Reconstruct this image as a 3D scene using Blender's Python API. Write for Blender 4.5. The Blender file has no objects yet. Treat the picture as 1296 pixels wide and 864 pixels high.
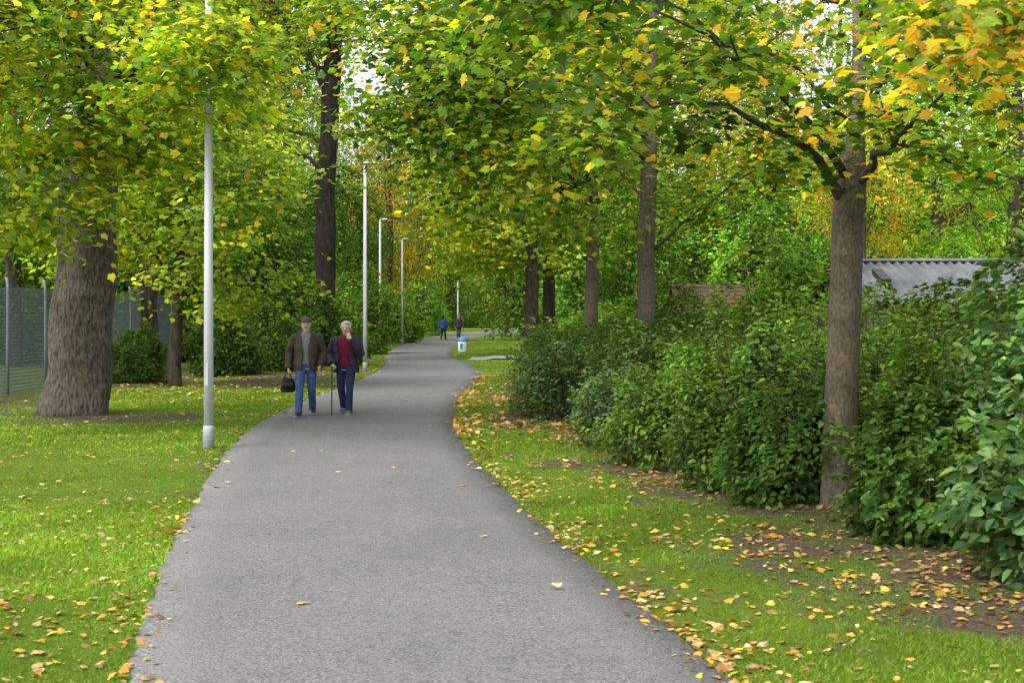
import bpy, bmesh, math, random
import numpy as np
from mathutils import Vector, Matrix

random.seed(7)
SC = bpy.context.scene
COL = SC.collection
F, H, YH, CX = 1800.0, 1.7, 399.0, 648.0
R = math.radians

def at(px, py, Y):
    return np.array([(px - CX) / F * Y, Y, H - (py - YH) / F * Y])

def nrm(a):
    a = np.asarray(a, float)
    return a / (np.linalg.norm(a, axis=-1, keepdims=True) + 1e-9)

def sn(P, seed, freq):
    r = np.random.default_rng(seed)
    P = np.asarray(P, float)
    out = np.zeros(P.shape[0])
    for i in range(7):
        k = r.normal(size=P.shape[1]) * freq
        out += np.sin(P @ k + r.uniform(0, 6.28))
    return out / 2.65

def sstep(a, b, x):
    t = np.clip((x - a) / (b - a), 0, 1)
    return t * t * (3 - 2 * t)

# ------------------------------------------------------------------ mesh builder
class MB:
    def __init__(s):
        s.V, s.L, s.S, s.C, s.n = [], [], [], [], 0
    def add(s, V, L, S, col=None):
        V = np.asarray(V, float).reshape(-1, 3)
        s.V.append(V); s.L.append(np.asarray(L, np.int64) + s.n); s.S.append(np.asarray(S, np.int64))
        s.n += len(V)
        if col is not None:
            s.C.append(np.asarray(col, float))
        return s
    def tube(s, pts, rad, seg=8, ry=None, ref=(1, 0, 0)):
        P = np.asarray(pts, float); n = len(P)
        rad = np.ones(n) * np.asarray(rad, float)
        ry = rad if ry is None else np.ones(n) * np.asarray(ry, float)
        T = nrm(np.gradient(P, axis=0))
        side = np.asarray(ref, float)
        a = np.linspace(0, 2 * math.pi, seg, endpoint=False)
        V = []
        for i in range(n):
            t = T[i]
            sd = side - t * np.dot(side, t)
            if np.linalg.norm(sd) < 1e-4:
                sd = np.cross(t, (0.3, 0.9, 0.2))
            sd = nrm(sd); side = sd
            u = np.cross(t, sd)
            V.append(P[i] + np.outer(np.cos(a) * rad[i], sd) + np.outer(np.sin(a) * ry[i], u))
        V = np.concatenate(V)
        i, j = np.meshgrid(np.arange(n - 1), np.arange(seg), indexing='ij')
        i = i.ravel(); j = j.ravel(); k = (j + 1) % seg
        q = np.stack([i * seg + j, i * seg + k, (i + 1) * seg + k, (i + 1) * seg + j], 1)
        L = np.concatenate([q.ravel(), np.arange(seg)[::-1], (n - 1) * seg + np.arange(seg)])
        S = np.concatenate([np.full(len(q), 4), [seg, seg]])
        return s.add(V, L, S)
    def box(s, c, d, rot=None):
        c = np.asarray(c, float); d = np.asarray(d, float) / 2
        v = np.array([[x, y, z] for z in (-1, 1) for y in (-1, 1) for x in (-1, 1)], float) * d
        if rot is not None:
            v = v @ np.array(rot).T
        L = [0, 2, 3, 1, 4, 5, 7, 6, 0, 1, 5, 4, 1, 3, 7, 5, 3, 2, 6, 7, 2, 0, 4, 6]
        return s.add(v + c, L, [4] * 6)
    def ell(s, c, r, seg=12, rings=8):
        t = np.linspace(0.12, math.pi - 0.12, rings)
        c = np.asarray(c, float)
        pts = np.stack([np.full(rings, c[0]), np.full(rings, c[1]), c[2] - np.cos(t) * r[2]], 1)
        return s.tube(pts, np.sin(t) * r[0], seg, np.sin(t) * r[1])
    def mesh(s, name, smooth=False):
        V = np.concatenate(s.V); L = np.concatenate(s.L); S = np.concatenate(s.S)
        me = bpy.data.meshes.new(name)
        me.vertices.add(len(V)); me.vertices.foreach_set('co', V.astype(np.float32).ravel())
        me.loops.add(len(L)); me.loops.foreach_set('vertex_index', L.astype(np.int32))
        me.polygons.add(len(S))
        st = np.concatenate([[0], np.cumsum(S)[:-1]])
        me.polygons.foreach_set('loop_start', st.astype(np.int32))
        me.polygons.foreach_set('use_smooth', np.full(len(S), smooth))
        me.update(calc_edges=True)
        if s.C:
            c = np.concatenate(s.C)
            at_ = me.attributes.new('lc', 'FLOAT_COLOR', 'FACE')
            c4 = np.concatenate([c, np.ones((len(c), 1))], 1)
            at_.data.foreach_set('color', c4.astype(np.float32).ravel())
        return me
    def build(s, name, mat, parent=None, smooth=False):
        return link(name, s.mesh(name, smooth), mat, parent)

def link(name, me, mat=None, parent=None):
    o = bpy.data.objects.new(name, me)
    COL.objects.link(o)
    if mat is not None:
        me.materials.clear(); me.materials.append(mat)
    if parent is not None:
        o.parent = parent
    return o

def tag(o, label=None, cat=None, group=None, kind=None):
    if label: o['label'] = label
    if cat: o['category'] = cat
    if group: o['group'] = group
    if kind: o['kind'] = kind
    return o

def thing(name, label, cat, loc=(0, 0, 0), rz=0, group=None):
    o = bpy.data.objects.new(name, None)
    o.empty_display_size = 0.2
    COL.objects.link(o)
    o.location = [float(v) for v in loc]; o.rotation_euler = (0, 0, rz)
    return tag(o, label, cat, group)

def copy_tree(o, parent=None):
    c = o.copy(); COL.objects.link(c)
    if parent is not None: c.parent = parent
    for ch in list(o.children):
        copy_tree(ch, c)
    return c

# ------------------------------------------------------------------ materials
def newmat(name):
    m = bpy.data.materials.new(name); m.use_nodes = True
    nt = m.node_tree
    return m, nt, nt.nodes['Principled BSDF']

def nmat(name, c1, c2, scale=8, rough=0.7, bump=0.2, stretch=(1, 1, 1), metal=0.0, detail=6, lo=0.35, hi=0.65, spec=0.3, bscale=None, patch=None):
    m, nt, b = newmat(name)
    tc = nt.nodes.new('ShaderNodeTexCoord')
    mp = nt.nodes.new('ShaderNodeMapping'); mp.inputs['Scale'].default_value = stretch
    nz = nt.nodes.new('ShaderNodeTexNoise'); nz.inputs['Scale'].default_value = scale; nz.inputs['Detail'].default_value = detail
    nz.inputs['Roughness'].default_value = 0.65
    cr = nt.nodes.new('ShaderNodeValToRGB')
    cr.color_ramp.elements[0].position = lo; cr.color_ramp.elements[1].position = hi
    cr.color_ramp.elements[0].color = (*c1, 1); cr.color_ramp.elements[1].color = (*c2, 1)
    nt.links.new(tc.outputs['Object'], mp.inputs['Vector'])
    nt.links.new(mp.outputs['Vector'], nz.inputs['Vector'])
    nt.links.new(nz.outputs['Fac'], cr.inputs['Fac'])
    col = cr.outputs['Color']
    if patch:      # larger stains (lichen, damp)
        n2 = nt.nodes.new('ShaderNodeTexNoise'); n2.inputs['Scale'].default_value = patch[0]; n2.inputs['Detail'].default_value = 5
        nt.links.new(tc.outputs['Object'], n2.inputs['Vector'])
        c2_ = nt.nodes.new('ShaderNodeValToRGB'); c2_.color_ramp.elements[0].position = .38; c2_.color_ramp.elements[1].position = .64
        c2_.color_ramp.elements[0].color = (*patch[1], 1); c2_.color_ramp.elements[1].color = (*patch[2], 1)
        nt.links.new(n2.outputs['Fac'], c2_.inputs['Fac'])
        mm = nt.nodes.new('ShaderNodeMix'); mm.data_type = 'RGBA'; mm.blend_type = 'MULTIPLY'; mm.inputs['Factor'].default_value = 1
        nt.links.new(col, mm.inputs['A']); nt.links.new(c2_.outputs['Color'], mm.inputs['B']); col = mm.outputs['Result']
    nt.links.new(col, b.inputs['Base Color'])
    b.inputs['Roughness'].default_value = rough; b.inputs['Metallic'].default_value = metal
    b.inputs['Specular IOR Level'].default_value = spec
    if bump:
        bp = nt.nodes.new('ShaderNodeBump'); bp.inputs['Strength'].default_value = bump
        bp.inputs['Distance'].default_value = 0.03
        src = nz
        if bscale:
            src = nt.nodes.new('ShaderNodeTexNoise'); src.inputs['Scale'].default_value = bscale; src.inputs['Detail'].default_value = 8
            nt.links.new(mp.outputs['Vector'], src.inputs['Vector'])
        nt.links.new(src.outputs['Fac'], bp.inputs['Height'])
        nt.links.new(bp.outputs['Normal'], b.inputs['Normal'])
    return m

def leafmat(name, trans=0.52, rough=0.5, spec=0.3):
    m, nt, b = newmat(name)
    a = nt.nodes.new('ShaderNodeAttribute'); a.attribute_name = 'lc'
    oi = nt.nodes.new('ShaderNodeObjectInfo')
    mx = nt.nodes.new('ShaderNodeMix'); mx.data_type = 'RGBA'; mx.blend_type = 'MULTIPLY'
    mx.inputs['Factor'].default_value = 1.0
    nt.links.new(a.outputs['Color'], mx.inputs['A']); nt.links.new(oi.outputs['Color'], mx.inputs['B'])
    col = mx.outputs['Result']
    nt.links.new(col, b.inputs['Base Color'])
    b.inputs['Roughness'].default_value = rough; b.inputs['Specular IOR Level'].default_value = spec
    tr = nt.nodes.new('ShaderNodeBsdfTranslucent')
    br = nt.nodes.new('ShaderNodeMix'); br.data_type = 'RGBA'; br.blend_type = 'MULTIPLY'; br.inputs['Factor'].default_value = 1.0
    br.inputs['B'].default_value = (1.9, 1.85, 0.75, 1)
    nt.links.new(col, br.inputs['A']); nt.links.new(br.outputs['Result'], tr.inputs['Color'])
    ms = nt.nodes.new('ShaderNodeMixShader'); ms.inputs[0].default_value = trans
    out = nt.nodes['Material Output']
    nt.links.new(b.outputs[0], ms.inputs[1]); nt.links.new(tr.outputs[0], ms.inputs[2])
    nt.links.new(ms.outputs[0], out.inputs['Surface'])
    return m

M_leaf = leafmat('foliage')
M_shrub = leafmat('shrub_foliage', 0.42, 0.6, 0.2)
M_grass = leafmat('grass_blades', 0.35, 0.6, 0.2)
M_dry = leafmat('dry_leaf', 0.15, 0.7, 0.2)
M_bark_old = nmat('bark_furrowed', (0.034, 0.028, 0.023), (0.185, 0.152, 0.125), 24, 0.9, 0.9, (1, 1, 0.30), lo=0.36, hi=0.64, patch=(1.6, (.75, .75, .73), (1.15, 1.13, 1.08)))
M_bark_mid = nmat('bark_brown', (0.055, 0.044, 0.034), (0.20, 0.158, 0.118), 40, 0.92, 0.8, (1, 1, 0.45), lo=0.30, hi=0.70, patch=(2.6, (.70, .72, .68), (1.2, 1.17, 1.1)))
M_bark_dark = nmat('bark_dark', (0.024, 0.019, 0.014), (0.088, 0.068, 0.051), 9, 0.95, 0.7, (1, 1, 0.3))
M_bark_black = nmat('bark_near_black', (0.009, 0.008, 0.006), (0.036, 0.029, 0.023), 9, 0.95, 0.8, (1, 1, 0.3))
M_twig = nmat('twig_bark', (0.035, 0.027, 0.02), (0.10, 0.078, 0.058), 30, 0.9, 0.3, (1, 1, 0.5))

# ------------------------------------------------------------------ path table
def hermite(xs, ys, q):
    xs = np.array(xs, float); ys = np.array(ys, float)
    d = np.gradient(ys, xs)
    i = np.clip(np.searchsorted(xs, q) - 1, 0, len(xs) - 2)
    h = xs[i + 1] - xs[i]; t = (q - xs[i]) / h
    return ((2*t**3 - 3*t**2 + 1) * ys[i] + (t**3 - 2*t**2 + t) * h * d[i] + (-2*t**3 + 3*t**2) * ys[i+1] + (t**3 - t**2) * h * d[i+1])
LY = [-6, 0, 6.58, 9.1, 12.7, 17.9, 21.7, 26.84, 33.6, 39.7, 48.6, 60, 74.6, 92.7, 117.7, 140, 160, 185]
LX = [0.55, -0.52, -1.78, -2.27, -2.84, -3.56, -3.93, -4.11, -4.07, -4.0, -4.35, -5.3, -6.13, -6.49, -6.08, -4.3, -0.8, 9]
RY = [-6, 0, 6.58, 7.83, 9.68, 12.7, 16, 19.6, 23.4, 27.6, 32.9, 37.8, 43.1, 50.2, 57.7, 66.5, 85, 117.7, 140, 160, 185]
RX = [3.1, 2.1, 1.03, 0.82, 0.52, 0.085, -0.34, -0.72, -0.95, -1.07, -1.02, -0.92, -0.98, -1.56, -2.31, -2.81, -2.97, -2.35, 0.2, 5.0, 19]
QY = np.concatenate([np.arange(-6, 60, 0.1), np.arange(60, 185.1, 0.8)])
QL, QR = hermite(LY, LX, QY), hermite(RY, RX, QY)
def xl(y): return np.interp(y, QY, QL)
def xr(y): return np.interp(y, QY, QR)
def pdist(x, y):   # >0 outside the path
    d = np.maximum(xl(y) - x, x - xr(y))
    return np.where(y > 184, 5.0, d)
HY = [4, 6, 8, 9, 10.5, 12.2, 14.5, 16, 20, 23, 30, 45, 60]
HX = [3.45, 3.25, 2.95, 2.8, 2.45, 1.85, 1.25, .95, 0.5, 0.12, 0.3, 1.0, 1.3]
def xh(y): return np.interp(y, HY, HX)

def gz(x, y):
    d = pdist(x, y)
    P = np.stack([x, y], 1)
    return np.where(d < 0.0, -0.04, 0.002 + sstep(0.0, 1.2, d) * (0.03 + 0.03 * sn(P, 3, 0.9)) * (y < 120))

def dirt(x, y):
    P = np.stack([x, y], 1)
    n = sn(P, 11, 1.3) * 0.4 + sn(P, 12, 3.5) * 0.35 + sn(P, 13, 8.0) * 0.25
    d = pdist(x, y)
    rightside = x > xr(y)
    a = .85 * sstep(-1.0, 0.2, x - xh(y) + n * 0.6) * (y < 60) * rightside
    a2 = .42 * rightside * (y > 12) * (y < 40) * sstep(.2, .6, d) * sstep(-.35, .35, n)
    b = 1.25 * np.exp(-((x + 6.6) ** 2 / 4.0 + (y - 23.4) ** 2 / 2.0))
    c = 1.0 * np.exp(-((x + 6.0) ** 2 / 4.0 + (y - 37) ** 2 / 45)) * (~rightside)
    e = 0.35 * np.exp(-(d / 0.22) ** 2)
    f = 0.3 * rightside * (n > 0.40) * (y < 45)
    f2 = 0.15 * (~rightside) * (n > 0.4) * (y < 30)
    g = 0.6 * (~rightside) * (x < -8.5) * (y > 24) * (y < 60)
    return np.clip(a + a2 + b + c + e + f + f2 + g + n * 0.18, 0, 1)

# ------------------------------------------------------------------ PEOPLE (built first: small depsgraph)
M_skin = nmat('skin', (0.52, 0.34, 0.26), (0.60, 0.41, 0.32), 25, 0.55, 0.05)
M_jean = nmat('blue_denim', (0.028, 0.062, 0.17), (0.055, 0.11, 0.26), 14, 0.85, 0.3)
M_jean2 = nmat('dark_denim', (0.009, 0.016, 0.045), (0.02, 0.034, 0.085), 14, 0.85, 0.3)
M_leather = nmat('brown_leather', (0.034, 0.022, 0.014), (0.062, 0.042, 0.027), 5, 0.55, 0.15)
M_coat = nmat('dark_plum_cloth', (0.018, 0.013, 0.026), (0.046, 0.034, 0.062), 10, 0.75, 0.4)
M_maroon = nmat('maroon_knit', (0.090, 0.006, 0.020), (0.150, 0.012, 0.034), 40, 0.9, 0.3)
M_shirt = nmat('grey_shirt', (0.12, 0.135, 0.14), (0.20, 0.22, 0.225), 30, 0.85, 0.2)
M_cap = nmat('tweed_cap', (0.06, 0.055, 0.052), (0.14, 0.13, 0.12), 60, 0.9, 0.2)
M_white_hair = nmat('white_hair', (0.32, 0.32, 0.315), (0.58, 0.575, 0.565), 60, 0.8, 0.5)
M_grey_hair = nmat('grey_hair', (0.16, 0.15, 0.14), (0.34, 0.33, 0.31), 60, 0.8, 0.5)
M_dark_hair = nmat('dark_hair', (0.02, 0.014, 0.01), (0.05, 0.035, 0.025), 60, 0.7, 0.4)
M_shoe = nmat('shoe_leather', (0.02, 0.016, 0.013), (0.05, 0.04, 0.032), 20, 0.5, 0.2)
M_shoe2 = nmat('grey_trainers', (0.06, 0.06, 0.065), (0.2, 0.2, 0.21), 12, 0.6, 0.2)
M_sole = nmat('shoe_sole', (0.25, 0.25, 0.24), (0.4, 0.4, 0.38), 20, 0.7, 0.1)
M_eye = nmat('eye_dark', (0.02, 0.015, 0.012), (0.04, 0.03, 0.025), 20, 0.3, 0)
M_lip = nmat('lips', (0.25, 0.09, 0.08), (0.32, 0.12, 0.10), 20, 0.5, 0)
M_blackbag = nmat('black_bag_leather', (0.008, 0.008, 0.009), (0.022, 0.022, 0.024), 14, 0.4, 0.3)
M_cane = nmat('cane_wood', (0.02, 0.013, 0.009), (0.06, 0.04, 0.025), 20, 0.4, 0.1, (1, 1, 0.1))
M_bluejk = nmat('blue_jacket_cloth', (0.025, 0.065, 0.24), (0.04, 0.10, 0.34), 10, 0.7, 0.3)
M_redjk = nmat('dark_maroon_jacket', (0.04, 0.02, 0.03), (0.08, 0.04, 0.055), 10, 0.7, 0.3)

def remeshed(mb, vox, it=3):
    me = mb.mesh('tmp')
    ob = bpy.data.objects.new('tmp', me); COL.objects.link(ob)
    m = ob.modifiers.new('r', 'REMESH'); m.mode = 'VOXEL'; m.voxel_size = vox
    s = ob.modifiers.new('s', 'SMOOTH'); s.iterations = it; s.factor = 0.5
    dg = bpy.context.evaluated_depsgraph_get()
    me2 = bpy.data.meshes.new_from_object(ob.evaluated_get(dg))
    bpy.data.objects.remove(ob)
    me2.polygons.foreach_set('use_smooth', np.full(len(me2.polygons), True))
    return me2

def add_hand(mb, w, f, n, s, curl):
    w = np.array(w, float); f = nrm(f); s = np.array(s, float); s = nrm(s - f * np.dot(s, f)); n = np.array(n, float)
    n = n - f * np.dot(n, f) - s * np.dot(n, s); n = nrm(n)
    mb.tube([w - f * .02, w + f * .02, w + f * .055, w + f * .088], [.024, .031, .040, .037], 10, [.020, .018, .016, .013], ref=s)
    for i, ln in enumerate([.070, .078, .072, .056]):
        p = w + f * (.082 - .004 * abs(i - 1)) + s * (.029 - .0195 * i)
        pts = [p - f * .012, p]; a = 0.0
        for k, fr in enumerate((.42, .33, .27)):
            a += curl * (0.75, 0.95, 0.7)[k]
            p = p + (f * math.cos(a) + n * math.sin(a)) * ln * fr
            pts.append(p)
        mb.tube(pts, [.0095, .0095, .009, .0085, .0068], 8, ref=s)
    p = w + f * .022 + s * .022
    d1 = nrm(f * .65 + s * .75 + n * .35); d2 = nrm(f * .85 + s * .25 + n * (.3 + .4 * curl))
    mb.tube([p, p + d1 * .034, p + d1 * .034 + d2 * .028, p + d1 * .034 + d2 * .05], [.013, .0115, .0105, .008], 8, ref=n)

TOR = [(0.78, .13, .095, 0), (0.88, .158, .112, .005), (1.0, .148, .108, 0), (1.13, .162, .12, -.005), (1.27, .178, .115, 0), (1.35, .160, .088, .005), (1.40, .075, .062, .012)]
HEAD = [(1.427, .022, .026, -.062), (1.445, .046, .055, -.038), (1.475, .060, .076, -.018), (1.515, .069, .089, -.008), (1.555, .074, .094, 0), (1.595, .070, .089, .003), (1.63, .052, .068, .004), (1.65, .02, .028, .005)]

def rings(mb, tab, grow=0.0, seg=20, dz=0.0):
    mb.tube([(0, c, z + dz) for z, a, b, c in tab], [a + grow for z, a, b, c in tab], seg, [b + grow for z, a, b, c in tab])

def make_person(label, loc, rz, J, st, vox=0.007, scale=1.0, group=None, wide=1.0):
    b = MB()
    rings(b, TOR); rings(b, HEAD, 0, 20)
    b.tube([(0, .018, 1.34), (0, .012, 1.41), (0, .0, 1.48)], [.058, .052, .05], 14)
    b.tube([(0, -.082, 1.565), (0, -.100, 1.54), (0, -.113, 1.518), (0, -.092, 1.508)], [.007, .010, .015, .012], 8)
    b.tube([(-.03, -.088, 1.572), (0, -.093, 1.570), (.03, -.088, 1.572)], [.008, .009, .008], 8, ref=(0, 0, 1))
    for sx in (-1, 1):
        b.ell((sx * .074, .008, 1.535), (.009, .022, .034), 10, 7)
    for k in 'AB':
        sh, el, wr = [np.array(J[n + k], float) for n in ('sh', 'el', 'wr')]
        b.tube([sh * [.6, 1, 1], sh, sh * .5 + el * .5, el, el * .45 + wr * .55, wr], [.06, .055, .048, .040, .036, .025], 12, ref=(0, 1, 0.3))
        add_hand(b, wr, J['hf' + k], J['hn' + k], J['hs' + k], J['cu' + k])
        hp, kn, an, to = [np.array(J[n + k], float) for n in ('hip', 'kn', 'an', 'to')]
        b.tube([hp + [0, 0, .04], hp, hp * .5 + kn * .5, kn, kn * .6 + an * .4, an, an - [0, 0, .02]], [.088, .088, .070, .052, .048, .036, .036], 14)
        b.tube([an - [0, 0, .03] - to * .04, an - [0, 0, .035] + to * .08, an - [0, 0, .05] + to * .17], [.033, .036, .025], 10, [.03, .026, .018], ref=(1, 0, 0))
    root = link('person', remeshed(b, vox), M_skin)
    tag(root, label, 'person', group)
    root.location = loc; root.rotation_euler = (0, 0, rz); root.scale = (scale * wide, scale * wide, scale)
    # trousers
    t = MB()
    rings(t, [(0.80, .150, .115, 0), (0.88, .170, .124, .005), (0.97, .160, .120, 0), (1.02, .152, .115, 0)], .0)
    for k in 'AB':
        hp, kn, an = [np.array(J[n + k], float) for n in ('hip', 'kn', 'an')]
        t.tube([hp + [0, 0, .05], hp, hp * .5 + kn * .5, kn, kn * .5 + an * .5, an + [0, 0, -.02], an + [0, .0, -.045]], np.array([.096, .099, .083, .067, .064, .062, .066]) * st.get('leg', 1.0), 16)
    link('trousers', remeshed(t, max(vox, .009)), st['trousers'], root)
    for k in 'AB':
        an, to = np.array(J['an' + k], float), np.array(J['to' + k], float)
        lift = an - [0, 0, .085]
        s = MB()
        s.tube([lift - to * .075 + [0, 0, .045], lift - to * .06 + [0, 0, .05], lift + [0, 0, .055], lift + to * .08 + [0, 0, .046], lift + to * .15 + [0, 0, .036], lift + to * .20 + [0, 0, .03]],
               [.022, .038, .042, .048, .046, .026], 14, [.03, .042, .046, .036, .027, .017], ref=(1, 0, 0))
        so = link('shoe', remeshed(s, .008), st['shoe'], root)
        q = MB()
        q.tube([lift - to * .078 + [0, 0, .012], lift - to * .05 + [0, 0, .012], lift + to * .08 + [0, 0, .012], lift + to * .16 + [0, 0, .012], lift + to * .205 + [0, 0, .014]],
               [.02, .042, .05, .047, .022], 12, [.011] * 5, ref=(1, 0, 0))
        q.build('sole', M_sole, so, True)
    # shirt
    s = MB(); rings(s, TOR[1:], .014 + st.get('bulk', 0) * .5); s.tube([(0, .018, 1.35), (0, .012, 1.43)], [.07, .062], 16)
    link('sweater', remeshed(s, .01), st['shirt'], root)
    # jacket torso + sleeves
    hem = st['hem']
    tj = [(hem, .205, .155, 0), (hem + .1, .207, .158, 0), (1.0, .192, .15, 0), (1.13, .20, .155, -.005), (1.27, .208, .148, 0), (1.345, .175, .115, .008), (1.40, .105, .09, .014), (1.43, .082, .078, .014)]
    a = MB(); g_ = st.get('bulk', 0.0)
    a.tube([(0, c, z) for z, x_, y_, c in tj], [x_ + g_ * min(1, (1.44 - z) / .12) for z, x_, y_, c in tj], 24, [y_ + g_ * min(1, (1.44 - z) / .12) for z, x_, y_, c in tj])
    me = remeshed(a, .011)
    bm = bmesh.new(); bm.from_mesh(me)
    kill = []
    for f in bm.faces:
        c = f.calc_center_median()
        w = st['open'] * (0.55 + 1.6 * abs(c.z - 1.06) ** 1.0)
        if (c.z < hem + .015 and f.normal.z < -.4) or (c.z > 1.415 and f.normal.z > .5):
            kill.append(f)
        elif st['open'] > 0 and c.y < -.03 and abs(c.x + .006 * math.sin(c.z * 23)) < w:
            kill.append(f)
    bmesh.ops.delete(bm, geom=kill, context='FACES')
    a2 = MB()
    for k in 'AB':
        sh, el, wr = [np.array(J[n + k], float) for n in ('sh', 'el', 'wr')]
        a2.tube([sh * [.55, 1, 1], sh * [1.0, 1, 1] + [0, 0, -.012], sh * .5 + el * .5, el, el * .5 + wr * .5, wr + (wr - el) * .03], np.array([.082, .082, .077, .071, .064, .056]) + g_ * .25, 14, ref=(0, 1, .3))
    me2 = remeshed(a2, .010)
    bm.from_mesh(me2)
    for v in bm.verts:
        v.co += v.normal * (.0035 * math.sin(v.co.z * 27 + v.co.x * 21 + 3 * math.sin(v.co.x * 9)) * math.cos(v.co.x * 23 - v.co.z * 13 + v.co.y * 13))
    bm.to_mesh(me); bm.free()
    me.polygons.foreach_set('use_smooth', np.full(len(me.polygons), True))
    jk = link('jacket', me, st['jacket'], root)
    so = jk.modifiers.new('thick', 'SOLIDIFY'); so.thickness = .012; so.offset = -1
    cl = MB()
    ang = np.linspace(-2.3, 2.3, 15)
    cl.tube([(math.sin(x) * .088, .012 + math.cos(x) * .082, 1.425 - .045 * (abs(x) / 2.3) ** 2) for x in ang], [.012] * 15, 8, [.03] * 15, ref=(0, 0.2, 1))
    cl.build('collar', st['jacket'], jk, True)
    # face
    for sx in (-1, 1):
        e = MB(); e.ell((sx * .029, -.083, 1.551), (.012, .009, .0075), 10, 7); e.build('eye', M_eye, root, True)
    mo = MB(); mo.tube([(-.024, -.080, 1.482), (0, -.091, 1.484), (.024, -.080, 1.482)], [.004, .007, .004], 8, ref=(0, 0, 1)); mo.build('mouth', M_lip, root, True)
    # hair
    h = MB()
    if st['hairstyle'] == 'cap':
        h.tube([(0, .03, 1.50), (0, .028, 1.54), (0, .02, 1.58)], [.073, .079, .077], 18, [.072, .078, .085])
        link('hair', remeshed(h, .008, 2), st['hair'], root)
        c = MB()
        c.tube([(0, .008, 1.588), (0, .004, 1.605), (0, -.004, 1.634), (0, -.006, 1.657), (0, 0, 1.668)], [.082, .094, .096, .076, .03], 22, [.100, .114, .114, .088, .035])
        cap = link('cap', remeshed(c, .008, 2), st['cap'], root)
        v = MB(); v.tube([(0, -.07, 1.602), (0, -.10, 1.600), (0, -.132, 1.592), (0, -.145, 1.588)], [.072, .075, .058, .025], 14, [.012, .008, .007, .005], ref=(1, 0, 0))
        v.build('visor', st['cap'], cap, True)
    else:
        h.ell((0, .024, 1.588), (.088, .096, .086), 20, 12)
        h.ell((0, .05, 1.53), (.082, .068, .083), 18, 10)
        for i in range(16):
            a = i / 16 * 6.28
            h.ell((math.sin(a) * .066, .022 + math.cos(a) * .068, 1.607 + .016 * math.sin(i * 2.3)), (.027, .027, .028), 8, 6)
        for sx in (-1, 1):
            h.ell((sx * .077, -.010, 1.56), (.017, .038, .044), 10, 7)
        h.ell((.012, -.064, 1.630), (.056, .030, .024), 10, 7)
        link('hair', remeshed(h, .008, 1), st['hair'], root)
    return root

def pose(**kw):
    J = dict(hipA=(-.088, 0, .86), hipB=(.088, 0, .86),
             knA=(-.095, -.17, .48), knB=(.088, .01, .46), anA=(-.105, -.26, .085), anB=(.085, .27, .125), toA=(-.16, -.98, .06), toB=(.14, -.98, -.10),
             shA=(-.19, .0, 1.325), shB=(.19, .0, 1.325), elA=(-.265, .035, 1.06), elB=(.265, .035, 1.06), wrA=(-.265, -.05, .82), wrB=(.265, -.05, .82),
             hfA=(0, -.15, -1), hfB=(0, -.15, -1), hnA=(1, 0, 0), hnB=(-1, 0, 0), hsA=(0, -1, 0), hsB=(0, -1, 0), cuA=.35, cuB=.35)
    J.update(kw)
    return J

mx, my = float((387.5 - CX) / F * 23.9), 23.9
man = make_person('man in flat cap and brown leather jacket with blue jeans, carrying a black bag', (mx, my, .012), R(4),
    pose(cuA=1.15, elA=(-.28, .05, 1.06), wrA=(-.285, -.03, .815), hfA=(0, -.05, -1), wrB=(.24, -.14, .85), elB=(.285, .06, 1.06), hfB=(-.25, -.45, -1)),
    dict(trousers=M_jean, shoe=M_shoe, shirt=M_shirt, jacket=M_leather, hem=.76, open=.075, bulk=.008, hairstyle='cap', hair=M_grey_hair, cap=M_cap), scale=.995, wide=1.02)
wx, wy = float((438 - CX) / F * 24.3), 24.3
woman = make_person('woman with short pale grey hair and maroon sweater, one hand raised to her face', (wx, wy, .012), R(-5),
    pose(wrA=(-.19, -.20, .90), elA=(-.28, .03, 1.05), hfA=(.05, -.62, -.55), hnA=(.1, -.3, -1), hsA=(1, -.2, 0), cuA=1.0,
         elB=(.28, -.12, 1.085), wrB=(.125, -.235, 1.35), hfB=(-.45, .22, .8), hnB=(-.55, .75, -.3), hsB=(-.55, .1, -.35), cuB=.5,
         knA=(-.086, .01, .46), knB=(.092, -.15, .475), anA=(-.082, .22, .115), anB=(.095, -.21, .085), toA=(-.14, -.98, -.08), toB=(.14, -.98, .05)),
    dict(trousers=M_jean2, shoe=M_shoe2, shirt=M_maroon, jacket=M_coat, hem=.74, open=.15, bulk=.022, leg=.95, hairstyle='short', hair=M_white_hair), scale=.955, wide=1.05)
fx1, fy1 = float((561 - CX) / F * 98), 98.0
make_person('distant walker in a bright blue jacket, left of the two far figures', (fx1, fy1, .012), R(170), pose(),
    dict(trousers=M_jean2, shoe=M_shoe, shirt=M_shirt, jacket=M_bluejk, hem=.78, open=0, bulk=.02, hairstyle='short', hair=M_dark_hair), vox=.014, scale=1.0)
fx2, fy2 = float((580.5 - CX) / F * 106), 106.0
make_person('distant walker in a dark maroon jacket, right of the two far figures', (fx2, fy2, .012), R(8), pose(),
    dict(trousers=M_jean2, shoe=M_shoe, shirt=M_maroon, jacket=M_redjk, hem=.76, open=0, bulk=.03, hairstyle='short', hair=M_dark_hair), vox=.014, scale=1.04)

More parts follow.
